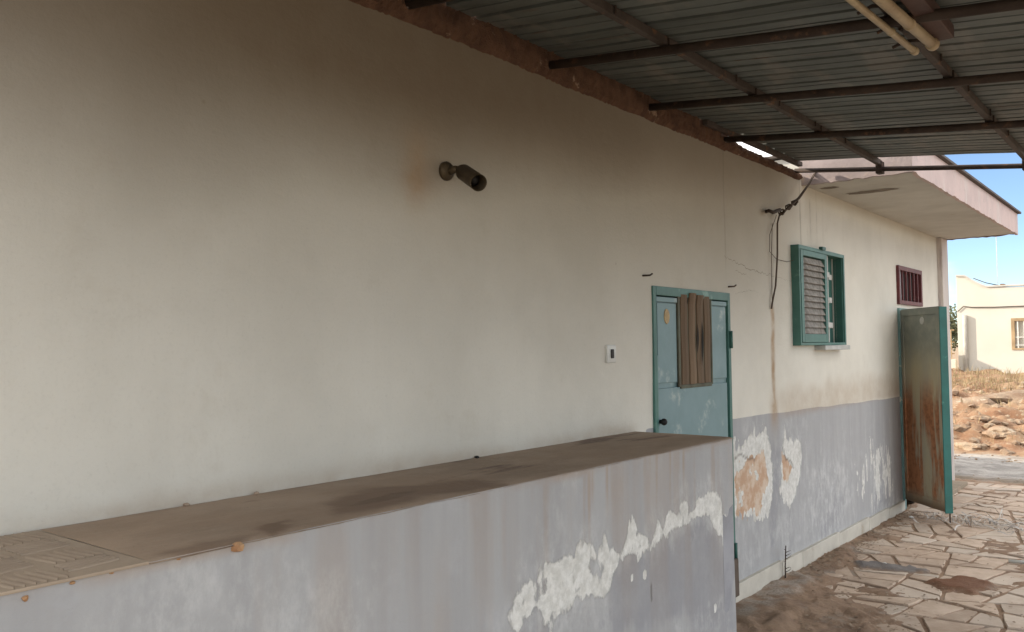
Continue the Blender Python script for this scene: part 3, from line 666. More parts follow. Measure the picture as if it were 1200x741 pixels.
# crumbs of tufa showing at the front edge
def lump(name, loc, r, mat, parent=None, flat=.6, seed=0, sub=2):
    bm = bmesh.new(); bmesh.ops.create_icosphere(bm, subdivisions=sub, radius=1)
    rr = random.Random(seed); off = Vector((rr.random()*9, rr.random()*9, rr.random()*9))
    from mathutils import noise as mn
    sx, sy, sz = r*rr.uniform(.8, 1.25), r*rr.uniform(.8, 1.25), r*flat
    for v in bm.verts:
        k = 1+.45*mn.noise(v.co*1.1+off)+.18*mn.noise(v.co*3+off); v.co = Vector((v.co.x*k*sx, v.co.y*k*sy, v.co.z*k*sz))
    o = obj(name, bm, mat, parent); o.location = loc; o.rotation_euler = (0, 0, rr.uniform(0, 6)); return o
for i, (px, py, r_) in enumerate(((278, 642, .016), (30, 701, .008), (86, 683, .005), (131, 668, .006), (210, 655, .005))):
    y, z = onwall(px, py, DX); lump('edge_chip', (DX-.003, y, min(z, DH-.006)), r_, CHIP, D, .7, i+3)
for i, (px, py) in enumerate(((546, 534), (292, 576), (214, 590))):
    v = on(2, DH+.006, px, py); o = lump('grit_lump', (max(v[0], .012), v[1], DH+.004), .009, DARKP if i == 0 else CEMENT, None, .6, i+20)
    tag(o, ('small black lump of grit on the dock top against the wall', 'middle of the brown crumbs along the back of the dock top', 'nearest tiny brown crumb on the dock top against the wall')[i], 'debris')

# ================================================================ CANOPY
K = empty('metal_canopy', (0, 0, 0), 'lean-to canopy of dark corrugated metal sheets on rusty tubes', 'canopy')
SL = -.112; RZ = 2.958; CW = 3.3; YN = .45
def rz(x): return RZ+SL*x
rafters = [(.62, .02), (1.32, .02), (2.25, .02), (3.17, .02), (4.09, .02), (5.06, .02)]
for y, r_ in rafters: tub('rafter', [(.0, y+.004, rz(0)), (1.2, y, rz(1.2)-.004), (2.5, y-.004, rz(2.5)+.003), (CW-.1, y, rz(CW-.1))], r_, STEEL, K, 10)
tag(tub('end_pipe', [(.0, 6.33, rz(0)-.002), (1.5, 6.37, rz(1.5)-.006), (CW, 6.40, rz(CW))], .017, STEEL, K, 8), 'thin dark pipe along the far edge')
for x in (.60, 1.50, 2.4, 3.2):
    bm = bmesh.new(); z = rz(x)+.043
    bx(bm, x-.015, x+.015, YN, 6.36, z-.019, z+.019, .003); obj('purlin', bm, STEEL2, K)
    for y, r_ in rafters[2:] if x < 2 else ():
        bm = bmesh.new(); bx(bm, x-.023, x+.023, y+.022, y+.03, z-.055, z+.012, .002); obj('cleat', bm, STEEL, K)
bm = bmesh.new(); bx(bm, .015, .05, 4.75, 6.36, rz(0)+.03, rz(0)+.062, .003); tag(obj('wall_angle', bm, STEEL2, K), 'short steel angle along the wall by the open gap')
for x in (.60, .0+1.5):
    bm = bmesh.new(); bx(bm, x-.022, x+.022, 6.33, 6.40, rz(x)-.035, rz(x)+.05, .003); obj('end_cleat', bm, STEEL, K)
for x in (.60, 1.50):
    bm = bmesh.new()
    for k in range(int((6.1-YN)/.552)):
        y = YN+.11+k*.552; tube(bm, [(x+.022, y, rz(x)+.030), (x+.022, y, rz(x)+.066)], .0045, 6)
    obj('sheet_screws', bm, STEEL, K)['kind'] = 'stuff'
def sheets():
    pw, rw, rh = .184, .030, .052
    y = YN; i = 0
    while y < 6.2:
        n = 4; y1 = min(y+pw*n, 6.24); k = 0; prof = []
        yy = y
        while yy < y1-1e-4:
            prof += [(yy, 0), (yy+.069, 0), (yy+.0705, .010), (yy+.0805, .010), (yy+.082, 0), (yy+pw-rw, 0), (yy+pw-rw+.003, rh), (yy+pw-.003, rh)]; yy += pw
        prof = [p for p in prof if p[0] <= y1-.001]+[(y1, 0), (y1+.03, -.0008)]
        bm = bmesh.new(); nx = 14; prev = None; rr = random.Random(i)
        tilt = rr.uniform(-.003, .003)
        e0 = rr.uniform(-.006, .012)
        for a in range(nx+1):
            x = (.004+e0)*(1-a/nx)+CW*a/nx
            row = [bm.verts.new((x, p[0], rz(x)+.0645+p[1]+.005*math.sin(x*2.3+i*1.7)*math.sin(p[0]*3+i)+.0015*math.sin(x*9+i*5))) for p in prof]
            if prev:
                for q in range(len(row)-1): bm.faces.new((prev[q], row[q], row[q+1], prev[q+1]))
            prev = row
        o = obj('roof_sheet', bm, SHEET, K)
        mod = o.modifiers.new('thickness', 'SOLIDIFY'); mod.thickness = .0012; mod.offset = 1
        y = y+pw*n; i += 1
sheets()

# ================================================================ THINGS ON THE BUILDING
def tube_light():
    T = empty('tube_light', (1.45, 3.8, 2.8), 'old twin tube light with yellowed tubes hung under the canopy', 'light fitting')
    def zz(x): return rz(x)-.03
    bm = bmesh.new(); bx(bm, 1.585, 1.65, 2.2, 3.47, 2.775, 2.825, .006); child(T, obj('housing', bm, BATTEN))
    for y in (2.5, 3.3):
        bm = bmesh.new(); bx(bm, 1.51, 1.60, y-.012, y+.012, 2.80, 2.82, .002); bx(bm, 1.50, 1.512, y-.012, y+.012, 2.79, 2.87, .002); child(T, obj('hanger', bm, STEEL))
    z = 2.76
    for (xa, ya), (px, py), r_ in (((1.452, 2.2), (1073, 61), .0125), ((1.528, 2.2), (1094, 53), .019)):
        xb, yb = onz(px, py, z); dx = (xb-xa)/(yb-ya)
        P_ = lambda y, zz=0: (xb+(y-yb)*(.05), y, z+zz)
        child(T, tub('tube', [P_(ya), P_(2.9, -.002), P_(yb-.03)], r_, TUBEM, None, 14))
        for y0_, y1_, k in ((yb-.035, yb, 1.25), (yb-.30, yb-.27, 1.18), (2.72, 2.76, 1.2)):
            bm = bmesh.new(); tube(bm, [P_(y0_), P_(y0_+.006), P_(y1_-.004), P_(y1_)], [r_*.9, r_*k, r_*k, r_*.8], 14); child(T, obj('collar', bm, TUBEM, None, True))
    for y in (2.7, 2.95, 3.18, 3.38):
        bm = bmesh.new(); tube(bm, [P_(y), (1.50, y+.012, z+.018), (1.455, y, z)], .006, 6); tube(bm, [(1.54, y, z+.01), (1.60, y, z+.02)], .006, 6); child(T, obj('bracket', bm, STEEL))
tube_light()
def spot_lamp():
    y, z = 2.475, 2.355
    L_ = empty('spot_lamp', (0, y, z), 'grimy brown cylindrical spot lamp sticking out of the dark brown upper wall', 'lamp')
    bm = bmesh.new(); tube(bm, [(.0, y, z), (.012, y, z), (.022, y, z-.001), (.03, y, z-.002)], [.038, .038, .030, .015], 20); child(L_, obj('mount', bm, BRASS, None, True))
    a = Vector((.07, y+.02, z-.005)); b = Vector(on(0, .235, 561, 214.5))
    bm = bmesh.new(); tube(bm, [(.02, y, z-.003), (.05, y+.005, z+.002), tuple(a)], [.018, .015, .017], 12); child(L_, obj('arm', bm, BRASS, None, True))
    d = (b-a).normalized(); bm = bmesh.new(); r_ = .032
    pts = [a-d*.012, a, a+d*.022, a+d*.024, b]; tube(bm, pts, [.018, .026, .027, r_, r_*1.02], 24, False)
    tube(bm, [b, b-d*.002, b-d*.09], [r_*1.02, r_*.93, r_*.8], 24, False)
    vs = []; u = d.orthogonal().normalized(); s = d.cross(u)
    bm.faces.new([bm.verts.new(a-d*.012+(u*math.cos(t)+s*math.sin(t))*.018) for t in [2*math.pi*k/24 for k in range(24)]])
    child(L_, obj('shade', bm, BRASS, None, True))
    bm = bmesh.new(); bmesh.ops.create_uvsphere(bm, u_segments=14, v_segments=10, radius=.022, matrix=Matrix.Translation(b-d*.06)); child(L_, obj('bulb', bm, DARKP, None, True))
spot_lamp()
def switch():
    y, z = onwall(716, 415, .01); s = empty('wall_switch', (0, y, z), 'small square white switch plate to the left of the teal door', 'switch')
    child(s, box('plate', (.0, .016, y-.043, y+.043, z-.045, z+.045), PLASTIC, None, .006))
    child(s, box('rocker', (.015, .021, y-.012, y+.014, z-.022, z+.024), DARKP, None, .003))
switch()
for i, (px, py) in enumerate(((757, 323), (857, 336))):
    y, z = onwall(px, py, .02)
    bm = bmesh.new(); tube(bm, [(-.01, y-.01, z), (.02, y, z), (.028, y+.03, z+.002), (.03, y+.05, z+.012)], .005, 6)
    tag(obj('wall_hook', bm, STEEL, None, True), ('thin rusty hook in the wall above the left corner of the teal door', 'thin rusty hook in the wall above the right corner of the teal door')[i], 'hook', 'hooks above the teal door')
def cable():
    c = empty('hanging_cable', (0, 6.2, 2.6), 'brown cable knotted under the canopy corner and hanging down the wall', 'cable')
    def W(px, py, x): return tuple(on(0, x, px, py))
    pts = [W(957, 199, .10), W(948, 216, .09), W(936, 232, .08), W(922, 245, .06), W(914, 252, .05)]
    child(c, tub('strand', pts, .008, CABLEM, None, 8))
    child(c, tub('strand', [tuple(Vector(p)+Vector((.012, -.012, .006*math.sin(i*2)))) for i, p in enumerate(pts)], .006, CABLEM, None, 6))
    child(c, tub('strand', [W(914, 250, .04), W(911, 262, .035), W(911, 300, .03), W(909, 335, .025), W(906, 350, .02), W(904, 362, .012)], .0065, CABLEM, None, 8))
    child(c, tub('strand', [W(910, 252, .03), W(902, 275, .02), W(902, 295, .02), W(910, 304, .02), W(922, 307, .02), W(931, 305, .02)], .0022, CABLEM, None, 6))
    child(c, tub('strand', [W(905, 262, .02), W(904, 300, .015), W(905, 360, .012)], .0022, CABLEM, None, 6))
    for i, (px, py) in enumerate(((924, 243), (916, 249), (931, 238))):
        bm = bmesh.new(); p = Vector(W(px, py, .065)); tube(bm, [p+Vector((0, .03*math.cos(a), .03*math.sin(a*1.3)))*.7+Vector((.02*math.sin(a*2), 0, 0)) for a in [k*.7 for k in range(12)]], .006, 6)
        child(c, obj('knot', bm, CABLEM, None, True))
    child(c, tub('bracket', [W(898, 248, .0), W(901, 247, .05), W(906, 249, .06), W(914, 246, .07)], .013, STEEL, None, 8))
cable()

# ================================================================ GROUND
g = box('ground', (-400, 400, -400, 900, -.6, -.12), EARTH, None, 0); tag(g, kind='structure')
tag(box('yard', (2.98, 34, -18, 11.25, -.5, -.02), simple('pale stone yard', (.46, .39, .30), (.38, .31, .235), 1.5, .9, 0, .5, .01, spot=(.30, .23, .16), spots=(.6, .7), spotscale=1.1), None, 0), kind='structure')
tag(box('near_yard', (.6, 2.979, -18, 3.3, -.5, -.021), bpy.data.materials['pale stone yard'], None, 0), kind='structure')
PX0, PX1, PY0, PY1 = .03, 3.0, 3.6, 11.3
def pave_mask(U, V):
    n = fbm(U, V, 3, 5, 101); n2 = fbm(U, V, 14, 4, 105)
    def pp(pxs, soft, wp, sd): 
        p = [onz(a, b) for a, b in pxs]; return sm(poly_sd(U+(fbm(U, V, 11, 4, sd+3)-.5)*wp*1.5, V+(fbm(U, V, 9, 4, sd)-.5)*wp*2.5, p), -soft*2, soft*1.5)
    wedge = sm(.34-.055*(V-4.6)-U+(n-.5)*.35, -.10, .12)*sm(V, 3.6, 3.8)*(1-sm(V, 7.0, 8.6)*.75)
    near = sm(5.6-V+.3*(.9-U)+(n-.5)*1.2, -.3, .4)*sm(.98-U+(n2-.5)*.3, 0, .35)
    mud = pp([(1090, 684), (1110, 678), (1150, 682), (1165, 690), (1140, 695), (1100, 692)], .03, .12, 107)
    gry = pp([(1005, 661), (1040, 660), (1095, 669), (1090, 671), (1040, 669), (1008, 666)], .008, .06, 109)
    gry = gry*.9
    sm1 = pp([(1030, 655), (1037, 655), (1040, 663), (1032, 664)], .02, .05, 112)
    return wedge, near, mud, gry, n, n2
def soil_fn(U, V):
    wedge, near, mud, gry, n, n2 = pave_mask(U, V)
    z = -.016+.012*n2+.036*wedge*(.6+.6*n)+.006*wedge*fbm(U, V, 22, 3, 133)+.028*near*(.6+n*.6)+.034*mud+.023*gry+.012*sm(n+.3*(n2-.5), .60, .70)
    z = np.where(U > PX1+.1, z-.1, z)
    return (U, V, z)
def soil_attr(U, V):
    wedge, near, mud, gry, n, n2 = pave_mask(U, V)
    pale = sm(.30-U, 0, .12)*sm(V, 4.7, 5.0)*(1-sm(V, 5.9, 6.4))*sm(n2, .35, .6)
    return {'tint': (mud, gry, pale, 0*U)}
pav = grid('pavement', PX0-.03, PX1, PY0-.4, PY1+.2, .02, soil_fn, SOIL, None, attrs=soil_attr)
tag(pav, kind='structure')
def flagstones():
    rr = random.Random(12); polys = [[(PX0, PY0), (PX1, PY0), (PX1, PY1), (PX0, PY1)]]; out = []
    def area(p): return abs(sum(p[i][0]*p[(i+1) % len(p)][1]-p[(i+1) % len(p)][0]*p[i][1] for i in range(len(p))))/2
    def cut(p, c, nx, ny):
        a, b = [], []
        for i in range(len(p)):
            p0, p1 = p[i], p[(i+1) % len(p)]; d0 = (p0[0]-c[0])*nx+(p0[1]-c[1])*ny; d1 = (p1[0]-c[0])*nx+(p1[1]-c[1])*ny
            (a if d0 >= 0 else b).append(p0)
            if d0*d1 < 0:
                t = d0/(d0-d1); q = (p0[0]+(p1[0]-p0[0])*t, p0[1]+(p1[1]-p0[1])*t); a.append(q); b.append(q)
        return a, b
    while polys:
        p = polys.pop(); A = area(p); lim = rr.choice((.045, .075, .10, .14))
        xs = [q[0] for q in p]; ysv = [q[1] for q in p]; w_, h_ = max(xs)-min(xs), max(ysv)-min(ysv)
        if A < lim and max(w_, h_) < 2.4*min(w_, h_): out.append(p); continue
        if A < .035: out.append(p); continue
        c = (min(xs)+w_*rr.uniform(.38, .62), min(ysv)+h_*rr.uniform(.38, .62))
        an = (0 if w_ > h_*rr.uniform(.8, 1.25) else math.pi/2)+rr.gauss(0, .17 if A > .5 else .26)
        a, b = cut(p, c, math.cos(an), math.sin(an))
        if len(a) > 2 and len(b) > 2: polys += [a, b]
        else: out.append(p)
    out.sort(key=lambda p: (sum(q[0] for q in p)/len(p)-CX)**2+(sum(q[1] for q in p)/len(p))**2)
    nst = 0
    for p in out:
        cx_ = sum(q[0] for q in p)/len(p); cy = sum(q[1] for q in p)/len(p)
        # densify, shrink, roughen the outline
        q = []
        n = len(p)
        for i in range(n):
            a, b = Vector(p[i]), Vector(p[(i+1) % n]); L_ = (b-a).length; k = max(1, int(L_/.10))
            for j in range(k): q.append(a.lerp(b, j/k))
        if len(q) < 4: continue
        ins = []
        m_ = len(q); sgn = 1
        ar = sum(q[i].x*q[(i+1) % m_].y-q[(i+1) % m_].x*q[i].y for i in range(m_)); sgn = 1 if ar > 0 else -1
        gp = rr.uniform(.004, .011)
        for i in range(m_):
            t1 = (q[i]-q[i-1]).normalized(); t2 = (q[(i+1) % m_]-q[i]).normalized(); nn = Vector((-(t1.y+t2.y), t1.x+t2.x))*sgn
            corner = t1.dot(t2) < .9
            if nn.length < 1e-5: nn = Vector((cx_, cy))-q[i]
            nn.normalize(); ins.append(q[i]+nn*((gp+.012*abs(nn.y)**2)*(1.5 if corner else 1)+rr.uniform(-.004, .006)))
        dz = rr.gauss(0, .0035); tx, ty = rr.gauss(0, .006), rr.gauss(0, .006)
        wall_side = False
        bm = bmesh.new(); M2 = Vector((cx_, cy))
        def Z(v, o): return dz+tx*(v.x-cx_)+ty*(v.y-cy)+o
        top = [bm.verts.new((v.x-cx_+(M2.x-v.x)*.035, v.y-cy+(M2.y-v.y)*.035, Z(v, 0))) for v in ins]
        mid = [bm.verts.new((v.x-cx_, v.y-cy, Z(v, -.007))) for v in ins]; bot = [bm.verts.new((v.x-cx_, v.y-cy, -.045)) for v in ins]
        m_ = len(ins)
        try: bm.faces.new(top if sgn > 0 else top[::-1])
        except ValueError: bm.free(); continue
        for i in range(m_):
            j = (i+1) % m_
            for a, b in ((mid, top), (bot, mid)):
                f = (a[i], a[j], b[j], b[i]); bm.faces.new(f if sgn > 0 else f[::-1])
        o = obj('flagstone', bm, STONE, pav); o.location = (cx_, cy, 0); nst += 1
        if nst >= 298: pass
    print('flagstones', nst)
flagstones()

def field_h(U, V):
    n = fbm(U, V, .8, 6, 201, .6); n2 = fbm(U, V, 3.2, 5, 207, .6)
    ridge = .10*sm(V, 11.2, 11.8)*(n2-.35)
    rise = .42*sm(V, 14.2, 17)*(.55+.9*(n-.3))+.35*sm(V, 18, 27)+.28*sm(V, 14.5, 16)*(n2-.4)
    lay = .10*(fbm(U*.35, V*1.8, 1, 4, 211)-.45)*sm(V, 11.6, 12.2)*(1-sm(V, 14, 14.6))
    edge = sm(U, -16, -13)*(1-sm(U, 16, 19))*(1-sm(V, 36, 40))
    return -.13+(.085+ridge+lay+rise)*edge*sm(V, 11.15, 11.35)
def field_attr(U, V):
    n = fbm(U, V, 1.6, 5, 203)
    grey = 1-sm(V+(n-.5)*1.4, 13.9, 14.5)
    dark = (1-sm(np.abs(V-11.75+(n-.5)*.4), .15, .5))*.9
    return {'tint': (grey, dark, 0*U, 0*U)}
def fieldgrid(name, u0, u1, v0, v1, st): return grid(name, u0, u1, v0, v1, st, lambda U, V: (U, V, field_h(U, V)), FIELD, None, attrs=field_attr)
fg = fieldgrid('rubble_field', -7, 8, 11.1, 26, .05); tag(fg, kind='structure')
fg = fieldgrid('far_field', -17, 20, 26.0, 41, .25); tag(fg, kind='structure')
def hgt(x, y): return float(field_h(np.array([[x]]), np.array([[y]]))[0, 0])
# boulders one can tell apart
for i, (px, py, r_, lab) in enumerate(((1140, 465, .62, 'pale rounded boulder, leftmost at the back of the red field by the building corner'), (1180, 470, .85, 'broad pale sunlit boulder, largest in the red field'), (1135, 520, .26, 'low pink rock at the left near the grey strip'),
                                      (1172, 516, .30, 'flat brown rock near the front of the red field right of centre'), (1192, 500, .26, 'small tan rock at the right edge of the red field'), (1150, 496, .20, 'small ochre rock in the middle of the red field'),
                                      (1118, 498, .22, 'small rock just beside the building corner in the red field'))):
    z = .25
    for _ in range(6):
        x, y = onz(px, py+4, z); y = min(max(y, 14.8), 27.5); z = hgt(x, y)
    r_ *= .72
    tag(lump('boulder', (x, y, z-r_*.05), r_, ROCK, None, .45, 40+i, 3), lab, 'rock')
def rocks_stuff():
    from mathutils import noise as mn
    rr = random.Random(5); pts = []
    for i in range(3200):
        y = 13.4+12.5*rr.random()**1.2; x = rr.uniform(-7, 5); r_ = .02+.085*rr.random()**3.5
        if y < 14.4: r_ *= .5
        pts.append((x, y, r_))
    H_ = field_h(np.array([p[0] for p in pts]), np.array([p[1] for p in pts]))
    t0 = bmesh.new(); bmesh.ops.create_icosphere(t0, subdivisions=1, radius=1); base = [v.co.copy() for v in t0.verts]; fi = [[v.index for v in f.verts] for f in t0.faces]; t0.free()
    V, F = [], []
    for (x, y, r_), z in zip(pts, H_):
        n = len(V); a = rr.random()*6; ca, sa = math.cos(a), math.sin(a); sx, sz = r_*rr.uniform(.8, 1.7), r_*rr.uniform(.4, .9)
        for c in base:
            q = Vector((c.x*sx, c.y*r_, c.z*sz))+Vector((rr.uniform(-1, 1), rr.uniform(-1, 1), rr.uniform(-1, 1)))*r_*.2
            V.append((x+q.x*ca-q.y*sa, y+q.x*sa+q.y*ca, z+q.z+r_*.05))
        F += [[n+k for k in f] for f in fi]
    o = mk('field_stones', V, F, ROCK); tag(o, 'pale stones strewn over the red field', 'stones', kind='stuff')
rocks_stuff()
def dry_grass():
    rr = random.Random(9); V, F = [], []
    for i in range(9200):
        if i < 7600: y = rr.uniform(23, 28.6); x = rr.uniform(-7, 2); h = rr.uniform(.05, .22)*(1 if rr.random() < .93 else 1.7)
        else: y = rr.uniform(15, 24); x = rr.uniform(-6, 3); h = rr.uniform(.06, .22)
        if i >= 7600 and fbm(np.array([x]), np.array([y]), 1.3, 3, 5)[0] < .5: continue
        z = hgt(x, y); a = rr.random()*6.28; w_ = .004+.005*rr.random(); lx, ly = rr.gauss(0, .3)*h, rr.gauss(0, .3)*h; n = len(V)
        dx, dy = math.cos(a)*w_, math.sin(a)*w_
        V += [(x-dx, y-dy, z-.02), (x+dx, y+dy, z-.02), (x+lx*.4+dx*.7, y+ly*.4+dy*.7, z+h*.6), (x+lx*.4-dx*.7, y+ly*.4-dy*.7, z+h*.6), (x+lx, y+ly, z+h)]
        F += [(n, n+1, n+2, n+3), (n+3, n+2, n+4)]
    o = mk('dry_grass', V, F, GRASS); tag(o, 'dry straw coloured weeds before the far cream house', 'grass', kind='stuff')
dry_grass()
# leaf litter, grit along the wall foot and the paving edge
def litter():
    rr = random.Random(3); V, F = [], []
    for i in range(4200):
        k = rr.random()
        if k < .42: y = rr.uniform(4.2, 9.0); x = .04+abs(rr.gauss(0, .10))
        elif k < .66: y = 5.0+rr.gauss(0, .55); x = rr.uniform(.08, 1.0)
        elif k < .82: x = rr.uniform(-.3, 3); y = 11.3+abs(rr.gauss(0, .35))
        else: x = rr.uniform(.1, 2.2); y = rr.uniform(4.4, 10.5)
        s = rr.uniform(.004, .013)*(1.4 if y > 10.8 else 1); z = .007+rr.random()*.010+(.022 if x < .34 and y < 7 else .010 if y < 5.6 and x < .95 else 0)
        if y > 11.2: z = hgt(x, y)+.008
        a = rr.random()*6.28; n = len(V); t = rr.uniform(-.5, .5)
        for q in range(4):
            b = a+q*1.57+rr.uniform(-.4, .4); e = s*rr.uniform(.5, 1.5); V.append((x+math.cos(b)*e, y+math.sin(b)*e, z+math.sin(b+a)*e*t))
        F += [(n, n+1, n+2, n+3)]
    o = mk('leaf_litter', V, F, LITTER); tag(o, 'dry leaves and grit along the wall foot and paving', 'litter', kind='stuff')
litter()
def straps():
    T = empty('strap_tangle', (.6, 8.6, 0), 'tangled heap of shredded white strapping on the paving before the rusty door', 'debris')
    rr = random.Random(14)
    for i in range(72):
        t = rr.random(); x = .25+t*.75+rr.gauss(0, .05); y = 8.75-.15*t+rr.gauss(0, .13); a = rr.gauss(0, .7)+(.0); L_ = rr.uniform(.10, .38); w_ = rr.uniform(.003, .006)
        bm = bmesh.new(); prev = None; n = 9; up = rr.random() < .12; zpk = rr.uniform(.02, .05)*(3 if up else 1); cv = rr.gauss(0, 1.8)
        px, py = x, y
        for k in range(n+1):
            s = k/n; ang = a+cv*(s-.5); px += math.cos(ang)*L_/n; py += math.sin(ang)*L_/n*.8
            z = .012+zpk*abs(math.sin(s*math.pi*(1 if up else 1.6)+i)); tw = math.sin(s*4+i)
            row = [bm.verts.new((px-math.sin(ang)*w_, py+math.cos(ang)*w_, z+tw*w_*.6)), bm.verts.new((px+math.sin(ang)*w_, py-math.cos(ang)*w_, z-tw*w_*.6))]
            if prev: bm.faces.new((prev[0], prev[1], row[1], row[0]))
            prev = row
        child(T, obj('strap', bm, STRAP))
straps()
def crumple(name, px, py, r_, label):
    x, y = onz(px, py, .02); bm = bmesh.new(); bmesh.ops.create_icosphere(bm, subdivisions=2, radius=1); rr = random.Random(px)
    for v in bm.verts:
        k = rr.uniform(.55, 1.15); v.co = Vector((v.co.x*r_*1.4*k, v.co.y*r_*k, v.co.z*r_*.7*k))
    o = obj(name, bm, PAPER); o.location = (x, y, r_*.5); return tag(o, label, 'litter')
crumple('crumpled_paper', 1036, 660, .022, 'small crumpled white paper on the flagstones by the grey smear')
crumple('crumpled_paper', 994, 643, .012, 'tiny white scrap beside the wall foot on the paving')
crumple('crumpled_paper', 1068, 605, .018, 'white scrap lying at the hinge foot of the rusty door')
x, y = onz(1182, 658, .015); x2, y2 = onz(1215, 660, .015)
tag(tub('white_pipe', [(x, y, .016), (x2+.3, y2+.1, .016)], .013, PLASTIC, None, 10), 'short white plastic pipe lying on the paving at the right', 'pipe')
def twig():
    T = empty('dead_weed', (.05, 5.83, .03), 'thin dark dead weed standing against the cream skirting', 'plant')
    x = .055; child(T, tub('stem', [(x, 5.80, .0), (x-.004, 5.815, .12), (x, 5.825, .26)], [.006, .005, .004], STEEL, None, 6))
    rr = random.Random(2)
    for i in range(9):
        z = .06+.022*i; s = rr.choice((-1, 1)); child(T, tub('twig', [(x, 5.812, z), (x+.012, 5.812+s*.035, z+.006), (x+.015, 5.812+s*.06, z+rr.uniform(-.01, .02))], [.003, .002, .0012], STEEL, None, 5))
twig()
# broken bit of board at the dock corner
bm = bmesh.new(); bx(bm, .03, .05, 4.98, 5.06, -.01, .22, .004, Matrix.Rotation(R(1.2), 4, 'X')); tag(obj('wood_offcut', bm, simple('grey old board', (.12, .09, .07), None, 9, .9), None), 'dark splintered board end leaning at the skirting start beyond the dock', 'board')

# ================================================================ FAR HOUSE AND WHAT STANDS BY IT
FY = 30.0
def FX(px): return float(on(1, FY, px, 380)[0])
def FZ(px, py): return float(on(1, FY, px, py)[2])
def far_house():
    H_ = empty('far_house', (FX(1122), FY, 0), 'sunlit cream house with stepped parapet across the red field', 'building')
    x0, x1 = FX(1122), 7.5
    top = [(x0, 3.74), (x0+.25, 3.72), (x0+.42, 3.58), (x0+.68, 3.42), (x0+.85, 3.35), (x1, 3.30)]
    wy0, wy1, wz0, wz1 = FX(1185), FX(1185)+1.25, FZ(1190, 410), FZ(1190, 373)
    bm = bmesh.new()
    # front wall as prism around the window opening
    def prism(pl, y0, y1):
        a = [bm.verts.new((x, y0, z)) for x, z in pl]; b = [bm.verts.new((x, y1, z)) for x, z in pl]
        bm.faces.new(a); bm.faces.new(b[::-1])
        for i in range(len(pl)): j = (i+1) % len(pl); bm.faces.new((a[i], b[i], b[j], a[j]))
    prism([(x0, -.2)]+[(wy0, -.2), (wy0, 3.32)]+[t for t in top[::-1] if t[0] < wy0], FY, FY+.25)
    prism([(wy0, -.2), (wy1, -.2), (wy1, wz0), (wy0, wz0)], FY, FY+.25); prism([(wy0, wz1), (wy1, wz1), (wy1, 3.31), (wy0, 3.318)], FY, FY+.25)
    prism([(wy1, -.2), (x1, -.2), (x1, 3.30), (wy1, 3.31)], FY, FY+.25)
    bx(bm, x0, x0+.25, FY+.252, FY+9, -.2, 3.4); bx(bm, x1-.25, x1, FY+.252, FY+9, -.2, 3.3); bx(bm, x0+.25, x1-.25, FY+8.8, FY+9, -.2, 3.3)
    child(H_, obj('wall', bm, FARW))
    bm = bmesh.new(); bx(bm, x0+.252, x1-.252, FY+.253, FY+8.79, 2.95, 3.1); child(H_, obj('flat_roof', bm, FARW))
    bm = bmesh.new(); 
    for (a, b), (c, d) in zip(top, top[1:]):
        vs = [bm.verts.new(p) for p in ((a, FY-.04, b), (c, FY-.04, d), (c, FY+.28, d), (a, FY+.28, b), (a, FY-.04, b+.05), (c, FY-.04, d+.05), (c, FY+.28, d+.05), (a, FY+.28, b+.05))]
        for q in ((0, 1, 5, 4), (1, 2, 6, 5), (2, 3, 7, 6), (3, 0, 4, 7), (4, 5, 6, 7), (3, 2, 1, 0)): bm.faces.new([vs[i] for i in q])
    child(H_, obj('coping', bm, SLAB))
    wf = bmesh.new(); t = .09
    bx(wf, wy0, wy0+t, FY-.03, FY+.1, wz0, wz1); bx(wf, wy1-t, wy1, FY-.03, FY+.1, wz0, wz1); bx(wf, wy0+t, wy1-t, FY-.03, FY+.1, wz1-t, wz1); bx(wf, wy0+t, wy1-t, FY-.03, FY+.1, wz0, wz0+.05)
    W_ = child(H_, obj('window', wf, FARF))
    for i in range(6):
        x = wy0+t+.08+i*.17; o = box('bar', (x-.018, x+.018, FY-.01, FY+.02, wz0+.05, wz1-t), WHITE, None, 0); o.parent = W_
    for z in ((wz0+wz1)/2-.1, (wz0*3+wz1)/4-.1): o = box('bar', (wy0+t, wy1-t, FY-.015, FY-.0105, z-.015, z+.015), WHITE, None, 0); o.parent = W_
    o = box('pane', (wy0+t, wy1-t, FY+.06, FY+.07, wz0+.05, wz1-t), simple('sun bleached blind', (.58, .55, .46), None, 2, .7, 0, 0), None, 0); o.parent = W_
    child(H_, tub('downpipe', [(FX(1131), FY-.07, 2.5), (FX(1131), FY-.07, .2)], .07, simple('grey pipe', (.50, .47, .40), None, 3, .7), None, 8))
    xs = [FX(p) for p in (1123, 1130, 1140, 1165)]+[x1]
    child(H_, tub('wall_cable', [(xs[0], FY-.03, 2.62), (xs[1], FY-.03, 2.78), (xs[2], FY-.03, 2.74), (xs[3], FY-.03, 2.72), (xs[4], FY-.03, 2.76)], .014, STEEL2, None, 6))
    child(H_, tub('roof_cable', [(FX(1135), FY+1, 3.72), (FX(1150), FY+1, 3.55), (FX(1168), FY+1, 3.43)], .015, STEEL2, None, 6))
    child(H_, box('roof_vent', (FX(1170), FX(1175), FY+.5, FY+.8, 3.3, 3.47), simple('vent clay', (.25, .17, .12), None, 5, .8), None, .01))
    child(H_, tub('antenna', [(FX(1151), FY+3, 3.0), (FX(1151), FY+3, 5.3)], .012, SILLM, None, 6))
far_house()
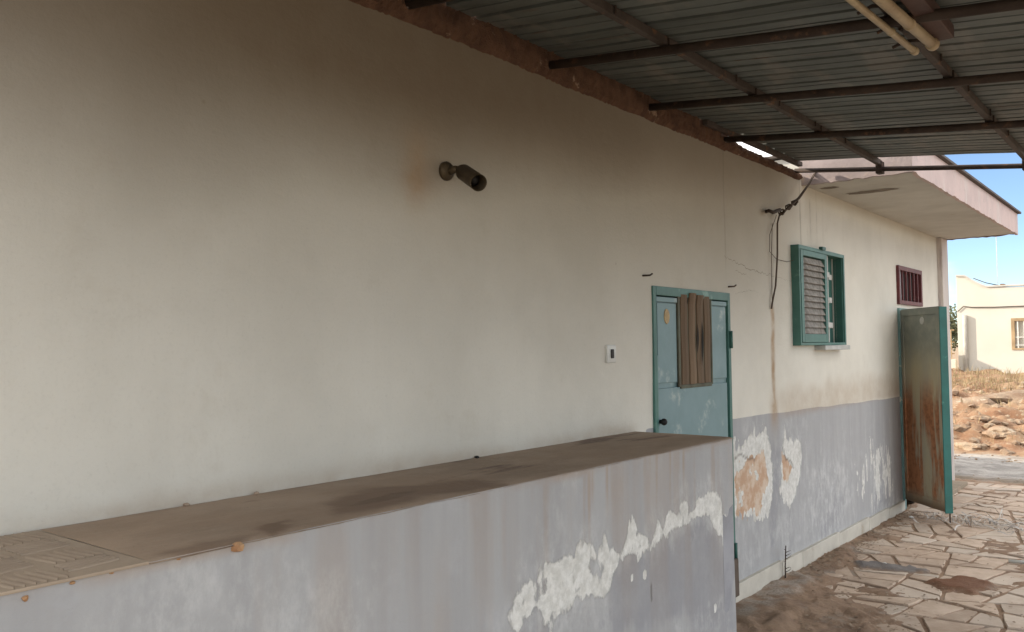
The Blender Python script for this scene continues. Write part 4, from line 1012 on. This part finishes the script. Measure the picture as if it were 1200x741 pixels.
# low boundary wall with railings, and a tree, seen in the gap beside the far house
bw = empty('boundary_wall', (-5.5, 34, 0), 'low cream wall with railings glimpsed between the corner pier and far house', 'wall')
child(bw, box('wall', (-8.5, -4.2, 33.0, 33.25, -.2, 1.05), FARW, None, .01))
for i in range(26):
    x = -7.6+i*.13; child(bw, box('railing_bar', (x-.014, x+.014, 33.1, 33.13, 1.05, 2.1), FARF, None, 0))
for z in (1.25, 1.65, 2.08): child(bw, box('rail', (-7.7, -4.25, 33.14, 33.16, z-.02, z+.02), FARF, None, 0))
box_ = None
mb = empty('meter_box', (-3.95, 29.4, 0), 'small cream meter cabinet at the foot of the far house corner', 'cabinet')
child(mb, box('cabinet', (-4.45, -3.72, 29.35, 29.8, .62, 1.45), FARW, None, .02)); child(mb, box('plinth', (-4.35, -3.8, 29.4, 29.8, -.1, .618), simple('brown brick plinth', (.28, .17, .1), None, 4, .9), None, .01))  # brown brick below the cream cabinet
def tree(x, y, h, r_, label, seed):
    T = empty('bushy_tree', (x, y, -.1), label, 'tree'); rr = random.Random(seed)
    bm = bmesh.new(); tube(bm, [(x, y, -.1), (x+.1, y, h*.35), (x-.05, y+.1, h*.7)], [.16, .12, .05], 8)
    for i in range(6):
        a = rr.random()*6.28; tube(bm, [(x, y, h*(.3+.05*i)), (x+math.cos(a)*r_*.6, y+math.sin(a)*r_*.6, h*(.55+.05*i))], [.06, .02], 6)
    child(T, obj('trunk', bm, BARK)); V, F = [], []
    cl = [(x+rr.gauss(0, r_*.45), y+rr.gauss(0, r_*.45), h*rr.uniform(.45, .98), r_*rr.uniform(.25, .45)) for _ in range(22)]
    for i in range(5200):
        c = rr.choice(cl); v = Vector((rr.gauss(0, 1), rr.gauss(0, 1), rr.gauss(0, 1))).normalized()*c[3]*rr.random()**.4; p = Vector(c[:3])+v
        a = Vector((rr.gauss(0, 1), rr.gauss(0, 1), rr.gauss(0, 1))).normalized(); b = a.orthogonal().normalized(); s = rr.uniform(.05, .11); n = len(V)
        V += [p-a*s, p+b*s*.6, p+a*s, p-b*s*.6]; F += [(n, n+1, n+2, n+3)]
    child(T, mk('crown', V, F, LEAF))
tree(-6.6, 40, 3.1, 1.7, 'small olive green tree showing between the pier and the far house', 1)
